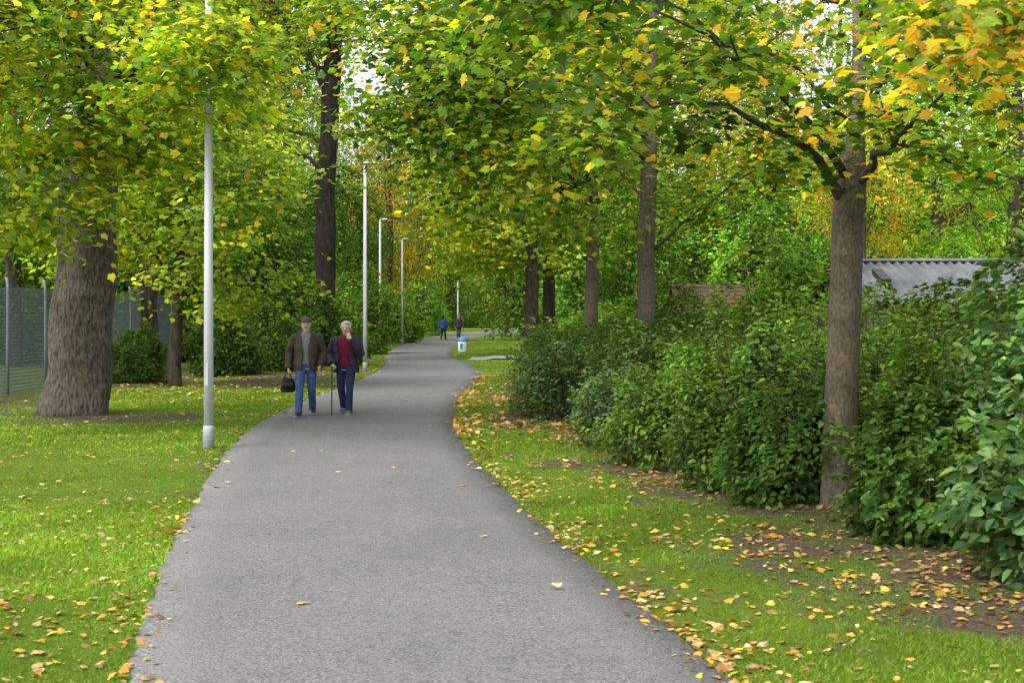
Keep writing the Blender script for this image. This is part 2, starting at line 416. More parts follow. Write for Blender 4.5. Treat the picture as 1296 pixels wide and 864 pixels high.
# cane
cp = Vector((wx, wy, .012)) + Matrix.Rotation(R(-5), 3, 'Z') @ Vector((-.185 * 1.05, -.275 * 1.05, .85)) * .955
cane = thing('walking_cane', 'slim dark walking cane in the right hand of the grey haired woman', 'cane', (cp.x, cp.y, .012))
hz = cp.z - .012
m = MB(); m.tube([(0, -.02, .02), (0, -.01, .4), (0, .0, hz - .01)], [.0095, .0105, .012], 10); m.build('shaft', M_cane, cane, True)
m = MB(); m.tube([(.0, -.05, hz - .012), (0, -.03, hz + .006), (0, 0, hz + .012), (0, .03, hz + .010), (0, .06, hz)], [.009, .012, .014, .012, .008], 10); m.build('handle', M_cane, cane, True)
m = MB(); m.tube([(0, -.0205, 0), (0, -.02, .012), (0, -.02, .035)], [.016, .015, .012], 10); m.build('rubber_tip', M_blackbag, cane, True)

# bag
bp = Vector((mx, my, 0)) + Matrix.Rotation(R(4), 3, 'Z') @ Vector((-.300, -.046, 0))
bag = thing('shoulder_bag', 'soft black bag hanging from the right hand of the man in the cap', 'bag', (bp.x, bp.y, .41), R(20))
m = MB(); m.tube([(0, 0, 0), (0, 0, .02), (0, 0, .10), (0, 0, .19), (.01, 0, .245)], [.09, .125, .13, .11, .085], 16, [.04, .06, .065, .045, .015])
b_ = remeshed(m, .009, 2); link('bag_body', b_, M_blackbag, bag)
m = MB(); m.tube([(0, -.064, .06), (0, -.072, .13), (0, -.05, .19)], [.10, .103, .09], 10, [.006, .008, .006], ref=(1, 0, 0)); m.build('front_flap', M_blackbag, bag, True)
for sy in (-1, 1):
    m = MB(); m.tube([(-.065, sy * .015, .22), (-.04, sy * .014, .30), (0, sy * .008, .335), (.04, sy * .014, .30), (.065, sy * .015, .22)], [.007] * 5, 6, ref=(0, 1, 0)); m.build('strap', M_blackbag, bag, True)

# ------------------------------------------------------------------ GROUND
gx = np.unique(np.concatenate([np.arange(-14, 9.01, 0.14), -14 - np.geomspace(0.2, 1900, 40), 9 + np.geomspace(0.2, 1900, 40)]))
gy = np.unique(np.concatenate([np.arange(1, 48, 0.15), 1 - np.geomspace(0.2, 300, 25), 48 + np.geomspace(0.2, 2200, 130)]))
XX, YY = np.meshgrid(gx, gy, indexing='ij')
xf, yf = XX.ravel(), YY.ravel()
V = np.stack([xf, yf, gz(xf, yf)], 1)
n1, n2 = len(gx), len(gy)
i, j = np.meshgrid(np.arange(n1 - 1), np.arange(n2 - 1), indexing='ij'); i = i.ravel(); j = j.ravel()
q = np.stack([i * n2 + j, (i + 1) * n2 + j, (i + 1) * n2 + j + 1, i * n2 + j + 1], 1)
mb = MB(); mb.add(V, q.ravel(), np.full(len(q), 4))
gme = mb.mesh('ground', True)
da = gme.attributes.new('dirt', 'FLOAT', 'POINT')
da.data.foreach_set('value', dirt(xf, yf).astype(np.float32))
M_ground, nt, b = newmat('lawn_and_earth')
tc = nt.nodes.new('ShaderNodeTexCoord')
def NZ(scale, detail=6, rough=.6):
    n = nt.nodes.new('ShaderNodeTexNoise'); n.inputs['Scale'].default_value = scale; n.inputs['Detail'].default_value = detail
    n.inputs['Roughness'].default_value = rough
    nt.links.new(tc.outputs['Object'], n.inputs['Vector']); return n
def RAMP(src, stops):
    c = nt.nodes.new('ShaderNodeValToRGB'); e = c.color_ramp.elements
    while len(e) < len(stops): e.new(0.5)
    for k, (p, col) in enumerate(stops):
        e[k].position = p; e[k].color = (*col, 1)
    nt.links.new(src, c.inputs['Fac']); return c
n_big, n_fine, n_mid = NZ(0.7), NZ(45, 8, .75), NZ(6, 6)
g1 = RAMP(n_big.outputs['Fac'], [(.3, (.095, .180, .014)), (.55, (.135, .212, .018)), (.75, (.175, .22, .029))])
d1 = RAMP(n_fine.outputs['Fac'], [(.3, (.045, .036, .025)), (.5, (.115, .092, .063)), (.7, (.21, .175, .125))])
at_ = nt.nodes.new('ShaderNodeAttribute'); at_.attribute_name = 'dirt'
ad = nt.nodes.new('ShaderNodeMath'); ad.operation = 'MULTIPLY_ADD'; ad.inputs[1].default_value = 1.7; ad.inputs[2].default_value = -.87
nt.links.new(n_mid.outputs['Fac'], ad.inputs[0])
ad2 = nt.nodes.new('ShaderNodeMath'); ad2.operation = 'ADD'
nt.links.new(at_.outputs['Fac'], ad2.inputs[0]); nt.links.new(ad.outputs[0], ad2.inputs[1])
fr = RAMP(ad2.outputs[0], [(.25, (0, 0, 0)), (.92, (1, 1, 1))])
mxn = nt.nodes.new('ShaderNodeMix'); mxn.data_type = 'RGBA'
nt.links.new(fr.outputs['Color'], mxn.inputs['Factor']); nt.links.new(g1.outputs['Color'], mxn.inputs['A']); nt.links.new(d1.outputs['Color'], mxn.inputs['B'])
sp = RAMP(n_fine.outputs['Fac'], [(.3, (.55, .55, .55)), (.65, (1.12, 1.12, 1.12))])
mu = nt.nodes.new('ShaderNodeMix'); mu.data_type = 'RGBA'; mu.blend_type = 'MULTIPLY'; mu.inputs['Factor'].default_value = 1
nt.links.new(mxn.outputs['Result'], mu.inputs['A']); nt.links.new(sp.outputs['Color'], mu.inputs['B'])
nt.links.new(mu.outputs['Result'], b.inputs['Base Color'])
b.inputs['Roughness'].default_value = .95; b.inputs['Specular IOR Level'].default_value = .1
bpn = nt.nodes.new('ShaderNodeBump'); bpn.inputs['Strength'].default_value = .8; bpn.inputs['Distance'].default_value = .04
nt.links.new(n_fine.outputs['Fac'], bpn.inputs['Height']); nt.links.new(bpn.outputs['Normal'], b.inputs['Normal'])
tag(link('ground', gme, M_ground), kind='structure')

# path
M_path, nt, b = newmat('worn_asphalt')
tc = nt.nodes.new('ShaderNodeTexCoord')
n_sp, n_sp2, n_sp3, n_m, n_b = NZ(170, 2, .8), NZ(70, 3, .7), NZ(38, 2, .6), NZ(9, 8, .7), NZ(.8, 5)
c1 = RAMP(n_sp.outputs['Fac'], [(.36, (.078, .078, .076)), (.5, (.150, .150, .147)), (.64, (.275, .274, .268))])
c1b = RAMP(n_sp2.outputs['Fac'], [(.38, (.55, .55, .55)), (.50, (1, 1, 1)), (.62, (1.5, 1.49, 1.46))])
c1c = RAMP(n_sp3.outputs['Fac'], [(.28, (.45, .45, .45)), (.36, (1, 1, 1)), (.66, (1, 1, 1)), (.73, (1.6, 1.58, 1.52))])
c2 = RAMP(n_m.outputs['Fac'], [(.3, (.88, .88, .88)), (.7, (1.09, 1.09, 1.09))])
c3 = RAMP(n_b.outputs['Fac'], [(.3, (.90, .90, .91)), (.7, (1.07, 1.06, 1.045))])
def MUL(a, c):
    m_ = nt.nodes.new('ShaderNodeMix'); m_.data_type = 'RGBA'; m_.blend_type = 'MULTIPLY'; m_.inputs['Factor'].default_value = 1
    nt.links.new(a, m_.inputs['A']); nt.links.new(c, m_.inputs['B']); return m_.outputs['Result']
nt.links.new(MUL(MUL(MUL(MUL(c1.outputs['Color'], c1b.outputs['Color']), c1c.outputs['Color']), c2.outputs['Color']), c3.outputs['Color']), b.inputs['Base Color'])
b.inputs['Roughness'].default_value = .85; b.inputs['Specular IOR Level'].default_value = .2
bpn = nt.nodes.new('ShaderNodeBump'); bpn.inputs['Strength'].default_value = .8; bpn.inputs['Distance'].default_value = .012
nt.links.new(n_sp2.outputs['Fac'], bpn.inputs['Height']); nt.links.new(bpn.outputs['Normal'], b.inputs['Normal'])
def edge(seed):
    q_ = QY[:, None]
    return .012 * sn(q_, seed, 3.0) + .014 * sn(q_, seed + 1, 9.0) + .012 * sn(q_, seed + 2, 22.0)
EL, ER = QL + edge(61), QR + edge(65)
mb = MB(); n = len(QY); ncol = 8
cols = [np.stack([EL - .02, QY, np.full(n, -.06)], 1), np.stack([EL, QY, np.full(n, .006)], 1)]
for k in range(1, ncol):
    t = k / ncol
    cols.append(np.stack([EL * (1 - t) + ER * t, QY, np.full(n, .012 + .012 * math.sin(math.pi * t))], 1))
cols += [np.stack([ER, QY, np.full(n, .006)], 1), np.stack([ER + .02, QY, np.full(n, -.06)], 1)]
V = np.concatenate(cols); nc = len(cols)
i, j = np.meshgrid(np.arange(nc - 1), np.arange(n - 1), indexing='ij'); i = i.ravel(); j = j.ravel()
q = np.stack([i * n + j, (i + 1) * n + j, (i + 1) * n + j + 1, i * n + j + 1], 1)
mb.add(V, q.ravel(), np.full(len(q), 4))
tag(mb.build('path', M_path, None, True), kind='structure')
M_side = nmat('pale_gravel', (.24, .235, .23), (.42, .41, .395), 40, .95, .3)
mb = MB()
sx = np.linspace(-1.6, 16, 40); yc = 55 + .03 * (sx + 1) ** 2
V = np.concatenate([np.stack([sx, yc - 2.0, np.full(40, .10)], 1), np.stack([sx, yc + 2.0, np.full(40, .10)], 1)])
V[:, 2] = np.where(V[:, 0] < -.9, .04, V[:, 2])
q = np.stack([np.arange(39), np.arange(1, 40), 40 + np.arange(1, 40), 40 + np.arange(39)], 1)
mb.add(V, q.ravel(), np.full(39, 4))
tag(mb.build('side_path', M_side), kind='structure')

# ------------------------------------------------------------------ leaf templates
def tmpl(right, fold, droop):
    base, tip = right[0], right[-1]
    mid = right[1:-1]
    pts = [base] + mid + [tip] + [(-x, y) for x, y in mid[::-1]]
    V = np.array([(x, y - .0, fold * abs(x) - droop * y * y) for x, y in pts])
    k = len(mid)
    f1 = list(range(0, k + 2)); f2 = [0] + list(range(k + 1, 2 * k + 2))
    return V, [f1, f2]
FINE = [(0, 0), (.28, -.13), (.34, .02), (.52, .05), (.45, .20), (.66, .42), (.50, .46), (.33, .50), (.31, .68), (.15, .74), (0, 1.0)]
MAPLEF = tmpl(FINE, -.25, .18)
MAPLEFU = tmpl(FINE, .38, -.2)
MAPLE = tmpl([(0, 0.0), (.38, -.10), (.42, .14), (.62, .42), (.33, .56), (0, 1.0)], -.28, .18)
OVAL = tmpl([(0, 0), (.27, .28), (.25, .62), (0, 1)], .35, .25)
BROAD = tmpl([(0, 0), (.36, .12), (.42, .45), (.22, .8), (0, 1)], .25, .3)

def add_leaves(mb, T, P, N, D, S, C):
    tv, tf = T
    N = nrm(N); D = nrm(D - N * np.sum(D * N, 1, keepdims=True)); X = np.cross(D, N)
    n, k = len(P), len(tv)
    S = np.asarray(S)[:, None, None]
    V = P[:, None, :] + S * (tv[None, :, 0:1] * X[:, None] + tv[None, :, 1:2] * D[:, None] + tv[None, :, 2:3] * N[:, None])
    fl = np.concatenate([np.array(f) for f in tf]); sz = [len(f) for f in tf]
    L = (np.arange(n)[:, None] * k + fl[None, :]).ravel()
    mb.add(V.reshape(-1, 3), L, np.tile(sz, n), np.repeat(C, len(tf), 0))

def pick(pal, n, rg, idx0=None, stick=.45):
    w = np.array([p[0] for p in pal]); w = w / w.sum()
    idx = rg.choice(len(pal), n, p=w)
    if idx0 is not None:
        idx = np.where(rg.random(n) < stick, idx0, idx)
    c = np.array([p[1] for p in pal])[idx]
    return c * np.exp(rg.normal(0, .24, (n, 1))) * np.exp(rg.normal(0, .06, (n, 3)))

GREEN0, GREEN1, GREEN2, GREEN3 = (.036, .082, .011), (.060, .128, .013), (.110, .205, .018), (.175, .272, .024)
YGREEN, YELLOW, GOLD, ORANGE, BROWN = (.31, .36, .026), (.60, .47, .04), (.58, .33, .03), (.48, .20, .03), (.22, .10, .035)
PAL_A = [(.10, GREEN0), (.25, GREEN1), (.29, GREEN2), (.18, GREEN3), (.08, YGREEN), (.06, YELLOW), (.04, GOLD)]
PAL_NEAR = [(.18, GREEN1), (.28, GREEN2), (.21, GREEN3), (.12, YGREEN), (.08, YELLOW), (.10, GOLD), (.03, ORANGE)]
PAL_NEARO = [(.15, GREEN2), (.19, GREEN3), (.17, YGREEN), (.18, YELLOW), (.23, GOLD), (.08, ORANGE)]
PAL_LEFT = [(.06, GREEN1), (.20, GREEN2), (.33, GREEN3), (.29, YGREEN), (.11, YELLOW), (.01, GOLD)]
PAL_T2 = [(.20, GREEN2), (.44, GREEN3), (.32, YGREEN), (.04, YELLOW)]
PAL_B = [(.05, GREEN0), (.19, GREEN1), (.31, GREEN2), (.27, GREEN3), (.10, YGREEN), (.05, YELLOW), (.03, GOLD)]
PAL_BO = [(.22, GREEN2), (.28, GREEN3), (.20, YGREEN), (.13, YELLOW), (.13, GOLD), (.04, ORANGE)]
PAL_BG = [(.20, GREEN1), (.38, GREEN2), (.32, GREEN3), (.10, YGREEN)]
PAL_YB = [(.15, GREEN2), (.33, GREEN3), (.40, YGREEN), (.08, YELLOW), (.04, GOLD)]
PAL_OR = [(.34, GREEN3), (.35, YGREEN), (.15, GOLD), (.14, ORANGE), (.02, BROWN)]
PAL_SH = [(.40, (.042, .096, .017)), (.42, (.072, .150, .024)), (.18, (.125, .21, .034))]
PAL_SHL = [(.32, (.057, .124, .018)), (.45, (.096, .182, .025)), (.23, (.165, .255, .040))]
PAL_SHB = [(.30, (.050, .112, .034)), (.43, (.10, .195, .060)), (.27, (.19, .295, .11))]

def bez(p0, p1, p2, n):
    t = np.linspace(0, 1, n)[:, None]
    return (1 - t) ** 2 * p0 + 2 * t * (1 - t) * p1 + t * t * p2

def make_tree(name, label, cat, base, trunk, trad, blobs, pal, leaf, per, T, bark, seed, limbs=(), group=None, clr=.42, seg=16, ridge=.0, split=True, flare=0.0, limb_r=.3):
    rg = np.random.default_rng(seed)
    root = thing(name, label, cat, base, 0, group)
    tp = np.array(trunk, float); tr = np.array(trad, float)
    zs = np.linspace(0, 1, 34)
    k = np.linspace(0, 1, len(tp))
    P = np.stack([np.interp(zs, k, tp[:, a]) for a in range(3)], 1)
    for _ in range(3):
        P[1:-1] = .25 * P[:-2] + .5 * P[1:-1] + .25 * P[2:]
    rr = np.interp(zs, k, tr)
    P[:, :2] += (sn(P * [0, 0, 1], seed, 1.7)[:, None] * rr[:, None] * .12) * np.array([[1, .6]]) * sstep(0, .15, zs)[:, None]
    P[0, 2] -= .08
    mbt = MB(); mbt.tube(P, rr, seg)
    Vt = mbt.V[0]
    if ridge or flare:
        ax = np.repeat(P, seg, 0); d = Vt - ax; ang = np.arctan2(d[:, 1], d[:, 0])
        z = Vt[:, 2]
        amp = ridge * (sn(np.stack([np.cos(ang) * 6, np.sin(ang) * 6, z * 1.2], 1), seed + 5, 1.0))
        fl = flare * np.exp(-np.maximum(z, 0) / .28) * (1 + .45 * np.cos(ang * 5 + 1) + .25 * np.cos(ang * 3))
        mbt.V[0] = ax + d * (1 + amp + fl)[:, None] * np.array([1, 1, 0]) + d * np.array([0, 0, 1])
    branches = []
    allc, axis, pals, lsc, csc = [], [], [], [], []
    def trunk_at(z):
        return np.array([np.interp(z, P[:, 2], P[:, 0]), np.interp(z, P[:, 2], P[:, 1]), z]), np.interp(z, P[:, 2], rr)
    for bi, bl in enumerate(blobs):
        c, r, n = np.array(bl['c'], float), np.array(bl['r'], float), bl['n']
        d = nrm(rg.normal(size=(n * 4, 3)))
        rad = rg.uniform(.12, 1, n * 4) ** (1 / bl.get('sh', 2.0))
        Q = d * rad[:, None] * (1 + .2 * sn(d, seed + bi, 2.2))[:, None]
        keep = sn(Q * r / max(r), seed + 20 + bi, 3.2) > bl.get('gap', -.25)
        C = c + Q[keep] * r
        if 'zmin' in bl: C = C[C[:, 2] > bl['zmin']]
        if 'zmax' in bl: C = C[C[:, 2] < bl['zmax']]
        C = C[:n]
        allc.append(C); axis.append(np.repeat(c[None], len(C), 0)); pals += [bl.get('pal', pal)] * len(C)
        lsc += [bl.get('ls', 1.0)] * len(C); csc += [bl.get('cs', 1.0)] * len(C)
        K = min(bl.get('limbs', 4), len(C))
        if K:
            ti = [int(rg.integers(len(C)))]
            for _ in range(K - 1):
                dd = np.min(np.linalg.norm(C[:, None] - C[ti][None], axis=2), 1); ti.append(int(np.argmax(dd)))
            own = np.argmin(np.linalg.norm(C[:, None] - C[ti][None], axis=2), 1)
            a0, a1 = bl['att']
            for kk, t_i in enumerate(ti):
                tg = c + (C[t_i] - c) * .8
                zt = a0 + (a1 - a0) * rg.uniform(0, 1)
                p0, r0 = trunk_at(zt)
                dist = np.linalg.norm(tg - p0)
                p1 = p0 * .5 + tg * .5 + np.array([0, 0, .12 * dist])
                bz = bez(p0, p1, tg, 10)
                bz[1:-1] += rg.normal(0, .02 * dist, (8, 3)) * .6
                mbb = MB(); mbb.tube(bz, np.linspace(max(r0 * limb_r, .02), .01, 10), 7)
                for cc in C[own == kk]:
                    jn = 3 + int(np.argmin(np.linalg.norm(bz[3:] - cc, axis=1)))
                    s0 = bz[max(jn - 1, 2)]
                    mid = (s0 + cc) / 2 + rg.normal(0, .08, 3)
                    mbb.tube([s0, mid, cc], [.011, .008, .003], 4)
                branches.append(mbb)
    for pts, r0, r1, ncl, spread in limbs:
        pts = np.array(pts, float)
        kk = np.linspace(0, 1, len(pts)); tt = np.linspace(0, 1, 14)
        bz = np.stack([np.interp(tt, kk, pts[:, a]) for a in range(3)], 1)
        for _ in range(2): bz[1:-1] = .25 * bz[:-2] + .5 * bz[1:-1] + .25 * bz[2:]
        bz[2:-1] += rg.normal(0, .022, (11, 3)) * (spread > .15)
        mbb = MB(); mbb.tube(bz, r1 + (r0 - r1) * (1 - tt) ** 1.7, 8)
        if ncl:
            jj = rg.integers(4, 14, ncl)
            C = bz[jj] + rg.normal(0, spread, (ncl, 3)) + [0, 0, .08]
            for a_, cc in zip(jj, C):
                mbb.tube([bz[a_], (bz[a_] + cc) / 2 + rg.normal(0, .04, 3), cc], [.009, .006, .003], 4)
            allc.append(C); axis.append(bz[jj] - [0, 0, .3]); pals += [pal] * ncl; lsc += [1.0] * ncl; csc += [.8] * ncl
        branches.append(mbb)
    C = np.concatenate(allc); A = np.concatenate(axis)
    m = len(C); lsc = np.array(lsc); csc = np.array(csc)
    off = rg.normal(size=(m, per, 3)) * clr * np.array([1, 1, .42]) * np.exp(rg.normal(0, .25, (m, 1, 1))) * csc[:, None, None]
    out = nrm(C - A)
    off[:, :, 2] -= .17 * np.minimum(off[:, :, 0] ** 2 + off[:, :, 1] ** 2, (1.6 * clr) ** 2) / clr     # sprays droop at their rim
    Pl = (C[:, None] + off).reshape(-1, 3)
    n = len(Pl)
    o2 = np.repeat(out, per, 0)
    N = np.array([0, 0, 1.0]) + o2 * .3 + rg.normal(0, .45, (n, 3))
    D = o2 * .5 + off.reshape(-1, 3) / clr * .6 + rg.normal(0, .5, (n, 3)) + np.array([0, 0, -.55])
    col = np.zeros((n, 3))
    for i in range(m):
        pl = pals[i]; w = np.array([p[0] for p in pl]); w = w / w.sum()
        col[i * per:(i + 1) * per] = pick(pl, per, rg, int(rg.choice(len(pl), p=w)))
    col *= np.repeat(np.exp(rg.normal(0, .22, m)), per)[:, None]
    mbl = MB(); add_leaves(mbl, T, Pl, N, D, leaf * rg.uniform(.6, 1.25, n) * np.repeat(lsc, per), col)
    if split:
        mbt.build('trunk', bark, root, True)
        for bb in branches: bb.build('branch', M_twig, root, True)
    else:
        for bb in branches:
            mbt.add(np.concatenate(bb.V), np.concatenate(bb.L), np.concatenate(bb.S))
        mbt.build('trunk', bark, root, True)
    mbl.build('crown', M_leaf, root)
    return root

def rel(base, pts): return [np.array(p) - np.array(base) for p in pts]

# ---- tree A : right foreground maple
bA = np.array([2.81, 12.2, 0.0])
trA = rel(bA, [at(1062, 655, 12.2), at(1064, 520, 12.2), at(1066, 400, 12.2), at(1070, 300, 12.2), at(1076, 222, 12.2), at(1082, 160, 12.3), at(1088, 80, 12.45), at(1084, -60, 12.6), at(1090, -200, 12.7)])
limA = [(rel(bA, [at(1070, 262, 12.2), at(1050, 222, 12.1), at(1015, 186, 11.6), at(945, 134, 10.6), at(860, 124, 9.9), at(795, 134, 9.5), at(722, 166, 9.2)]), .056, .005, 10, .20),
        (rel(bA, [at(1074, 232, 12.2), at(1040, 165, 11.8), at(965, 104, 10.6), at(905, 52, 9.9), at(815, 8, 9.4)]), .044, .009, 9, .26),
        (rel(bA, [at(1078, 240, 12.2), at(1104, 206, 12.0), at(1132, 176, 11.6), at(1168, 146, 11.1), at(1245, 66, 10.4)]), .058, .010, 8, .26),
        (rel(bA, [at(1130, 182, 12.0), at(1190, 190, 11.8), at(1240, 214, 11.6), at(1300, 232, 11.4)]), .014, .005, 3, .12),
        (rel(bA, [at(1092, 20, 12.3), np.array([2.6, 9.6, 4.6]), np.array([2.35, 7.8, 3.85]), np.array([2.0, 6.6, 3.1]), np.array([1.72, 6.0, 2.85])]), .035, .006, 0, .1)]
blA = [dict(c=np.array([2.2, 12.8, 6.0]) - bA, r=(4.0, 3.4, 2.3), n=125, limbs=5, att=(3.4, 4.6), gap=-.12, zmax=5.6),
       dict(c=np.array([2.08, 6.4, 3.05]) - bA, r=(.42, .4, .16), n=9, limbs=0, att=(3, 4), gap=-3, pal=PAL_NEAR, ls=.78, cs=.60),
       dict(c=np.array([1.82, 6.0, 2.80]) - bA, r=(.16, .2, .08), n=2, limbs=0, att=(3, 4), gap=-3, pal=PAL_NEARO, ls=.78, cs=.5),
       dict(c=np.array([3.3, 9.0, 3.75]) - bA, r=(.9, .9, .30), n=11, limbs=1, att=(3.3, 3.6), gap=-1, pal=PAL_NEARO, ls=.95),
       dict(c=np.array([.7, 10.6, 4.1]) - bA, r=(1.6, 1.3, .42), n=22, limbs=1, att=(3.2, 3.4), gap=-.3),
       dict(c=np.array([3.7, 10.8, 4.05]) - bA, r=(1.2, 1.2, .40), n=20, limbs=1, att=(3.3, 3.5), gap=-.3)]
make_tree('maple_tree', 'young maple with slim straight trunk rising from the hedge at the right foreground', 'tree', bA, trA,
          [.155, .143, .136, .132, .132, .070, .058, .05, .04], blA, PAL_A, .082, 82, MAPLEF, M_bark_mid, 101, limA, clr=.31, seg=24, ridge=.045, flare=.25, limb_r=.20)

# ---- tree B, C, D: row along the right
bB = np.array([2.25, 24.0, 0.0])
make_tree('maple_tree', 'maple behind the hedge, second trunk from the right along the path', 'tree', bB,
          rel(bB, [at(815, 530, 24), at(817, 430, 24), at(818, 320, 24), at(821, 200, 24), at(824, 60, 24), at(828, -80, 24), at(830, -200, 24)]), [.165, .15, .145, .135, .12, .09, .05],
          [dict(c=np.array([-.25, 22.4, 6.1]) - bB, r=(2.3, 3.4, 3.0), n=155, limbs=5, att=(3.6, 6.0), gap=-.25, zmax=7.8),
           dict(c=np.array([-.8, 20.5, 5.0]) - bB, r=(1.4, 1.6, 1.2), n=32, limbs=1, att=(4.2, 4.6), gap=-.5),
           dict(c=np.array([1.6, 26.6, 5.6]) - bB, r=(2.0, 1.2, 1.8), n=52, limbs=2, att=(3.4, 5.4), gap=-.2, zmax=7.8),
           dict(c=np.array([4.4, 25.4, 6.8]) - bB, r=(2.2, 1.6, 1.3), n=32, limbs=2, att=(3.8, 5.6), gap=-.2, zmax=7.8, pal=PAL_BO),
           dict(c=np.array([4.4, 23.6, 4.5]) - bB, r=(1.6, 1.2, .6), n=22, limbs=0, att=(3.0, 3.4), gap=-.4, pal=PAL_BO)],
          PAL_B, .108, 82, MAPLE, M_bark_mid, 102, [(rel(bB, [at(825, 318, 24), at(880, 272, 23.8), at(925, 235, 23.5), at(985, 200, 23.2)]), .032, .010, 6, .3)], clr=.40, seg=14, ridge=.03, limb_r=.22)
bC = np.array([1.85, 33.0, 0.0])
make_tree('maple_tree', 'maple with thin pale trunk, third trunk from the right along the path', 'tree', bC,
          rel(bC, [at(748, 492, 33), at(748, 400, 33), at(749, 320, 33), at(750, 200, 33), at(752, 20, 33)]), [.18, .158, .15, .13, .06],
          [dict(c=np.array([.7, 32.5, 6.9]) - bC, r=(3.6, 4.0, 3.4), n=175, limbs=5, att=(3.4, 5.8), gap=-.3, zmax=9.5, zmin=3.7)],
          PAL_B, .134, 66, MAPLE, M_bark_mid, 103, clr=.42, seg=12)
for i_, (px, Y, sd, lab) in enumerate([(675, 58, 104, 'stout dark maple trunk left of a thinner pale trunk, far right of the path'), (697, 64, 105, 'dark maple trunk standing close behind its stout neighbour far along the path')]):
    bD = np.array([(px - CX) / F * Y, Y, 0.0])
    make_tree('maple_tree', lab, 'tree', bD, [(0, 0, 0), (-.05, 0, 1.5), (-.1, 0, 4), (0, 0, 8), (0, 0, 11)], [.36, .29, .26, .18, .1],
              [dict(c=(-.6 - i_ * .6, -1, 7.5), r=(4.4, 4.5, 4.7), n=190, limbs=4, att=(4, 7), gap=-.5, zmin=3.5)],
              PAL_YB if i_ == 0 else PAL_B, .18, 55, MAPLE, M_bark_dark, sd, clr=.5, seg=12, split=False)

# ---- left old maple
bL = np.array([(95 - CX) / F * 24.3, 24.3, 0.0])
make_tree('old_maple_tree', 'thick furrowed maple trunk on the left lawn under bright yellow green leaves', 'tree', bL,
          rel(bL, [at(92, 527, 24.3), at(98, 470, 24.3), at(104, 390, 24.3), at(113, 300, 24.3), at(119, 220, 24.3), at(124, 120, 24.3), at(130, -60, 24.3), at(135, -180, 24.3)]),
          [.56, .515, .49, .475, .45, .34, .25, .12],
          [dict(c=np.array([-8.2, 20.4, 6.2]) - bL, r=(3.6, 3.0, 2.5), n=132, limbs=5, att=(4.6, 6.4), gap=-.15, zmax=7.4),
           dict(c=np.array([-5.9, 20.6, 6.7]) - bL, r=(2.2, 2.4, 1.8), n=68, limbs=3, att=(4.6, 6.4), gap=-.25, zmax=7.6),
           dict(c=at(28, 258, 19.5) - bL, r=(1.1, 1.0, .65), n=19, limbs=0, att=(3.2, 3.6), gap=-1),
           dict(c=at(120, 155, 20.5) - bL, r=(1.9, 1.0, .85), n=34, limbs=0, att=(3.2, 3.6), gap=-.4),
           dict(c=at(185, 190, 21.0) - bL, r=(.8, .6, .4), n=8, limbs=0, att=(3.2, 3.6), gap=-1),
           dict(c=at(262, 58, 16.8) - bL, r=(.62, .4, .36), n=14, limbs=0, att=(3.2, 3.6), gap=-3, cs=.8),
           dict(c=at(225, 115, 17.6) - bL, r=(.9, .6, .45), n=11, limbs=0, att=(3.2, 3.6), gap=-2, cs=.8)],
          PAL_LEFT, .108, 72, MAPLEF, M_bark_old, 201,
          [(rel(bL, [at(122, 130, 24.3), at(150, 90, 22.5), at(200, 78, 20), at(240, 72, 17.6), at(275, 66, 16.7)]), .09, .008, 4, .25)], clr=.37, seg=56, ridge=.075, flare=.09, limb_r=.2)
# ---- slim tree behind it
b2 = np.array([(222 - CX) / F * 33.6, 33.6, 0.0])
make_tree('maple_tree', 'slim young maple with low spreading light green crown behind the old maple', 'tree', b2,
          [(0, 0, 0), (0, 0, 1), (.05, 0, 2.2), (.2, 0, 4), (.5, 0, 6.5)], [.17, .145, .13, .10, .04],
          [dict(c=(.7, -.3, 4.7), r=(2.4, 2.6, 2.6), n=140, limbs=5, att=(1.9, 4.5), gap=-.2),
           dict(c=(-1.2, -.3, 3.6), r=(1.6, 1.8, 1.5), n=38, limbs=2, att=(1.9, 3), gap=-.2)],
          PAL_T2, .132, 62, MAPLE, M_bark_dark, 202, clr=.38, seg=12)
b3 = np.array([(184 - CX) / F * 41, 41, 0.0])
make_tree('broadleaf_tree', 'broad brown trunk half hidden behind the old maple and the dark bush', 'tree', b3,
          [(0, 0, 0), (0, 0, 1.5), (.1, 0, 4), (.2, 0, 9)], [.46, .38, .34, .15],
          [dict(c=(-.5, 0, 7.5), r=(4.2, 4, 4.6), n=170, limbs=4, att=(3, 7), gap=-.4, zmin=3.0)],
          PAL_BG, .18, 50, MAPLE, M_bark_dark, 203, clr=.5, seg=14, split=False)
# ---- tall dark tree
b4 = np.array([(413 - CX) / F * 50, 50, 0.0])
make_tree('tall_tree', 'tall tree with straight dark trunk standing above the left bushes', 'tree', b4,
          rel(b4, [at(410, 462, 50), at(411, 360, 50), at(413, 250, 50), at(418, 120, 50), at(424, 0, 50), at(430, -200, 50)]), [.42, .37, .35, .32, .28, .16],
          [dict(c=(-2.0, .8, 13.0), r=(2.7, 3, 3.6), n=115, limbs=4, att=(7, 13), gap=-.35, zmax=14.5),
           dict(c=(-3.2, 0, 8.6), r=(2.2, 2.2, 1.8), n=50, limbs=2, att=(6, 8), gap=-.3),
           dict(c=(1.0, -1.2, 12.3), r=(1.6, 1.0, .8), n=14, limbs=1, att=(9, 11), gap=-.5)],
          PAL_YB, .17, 56, MAPLE, M_bark_black, 204, clr=.55, seg=16, ridge=.08)

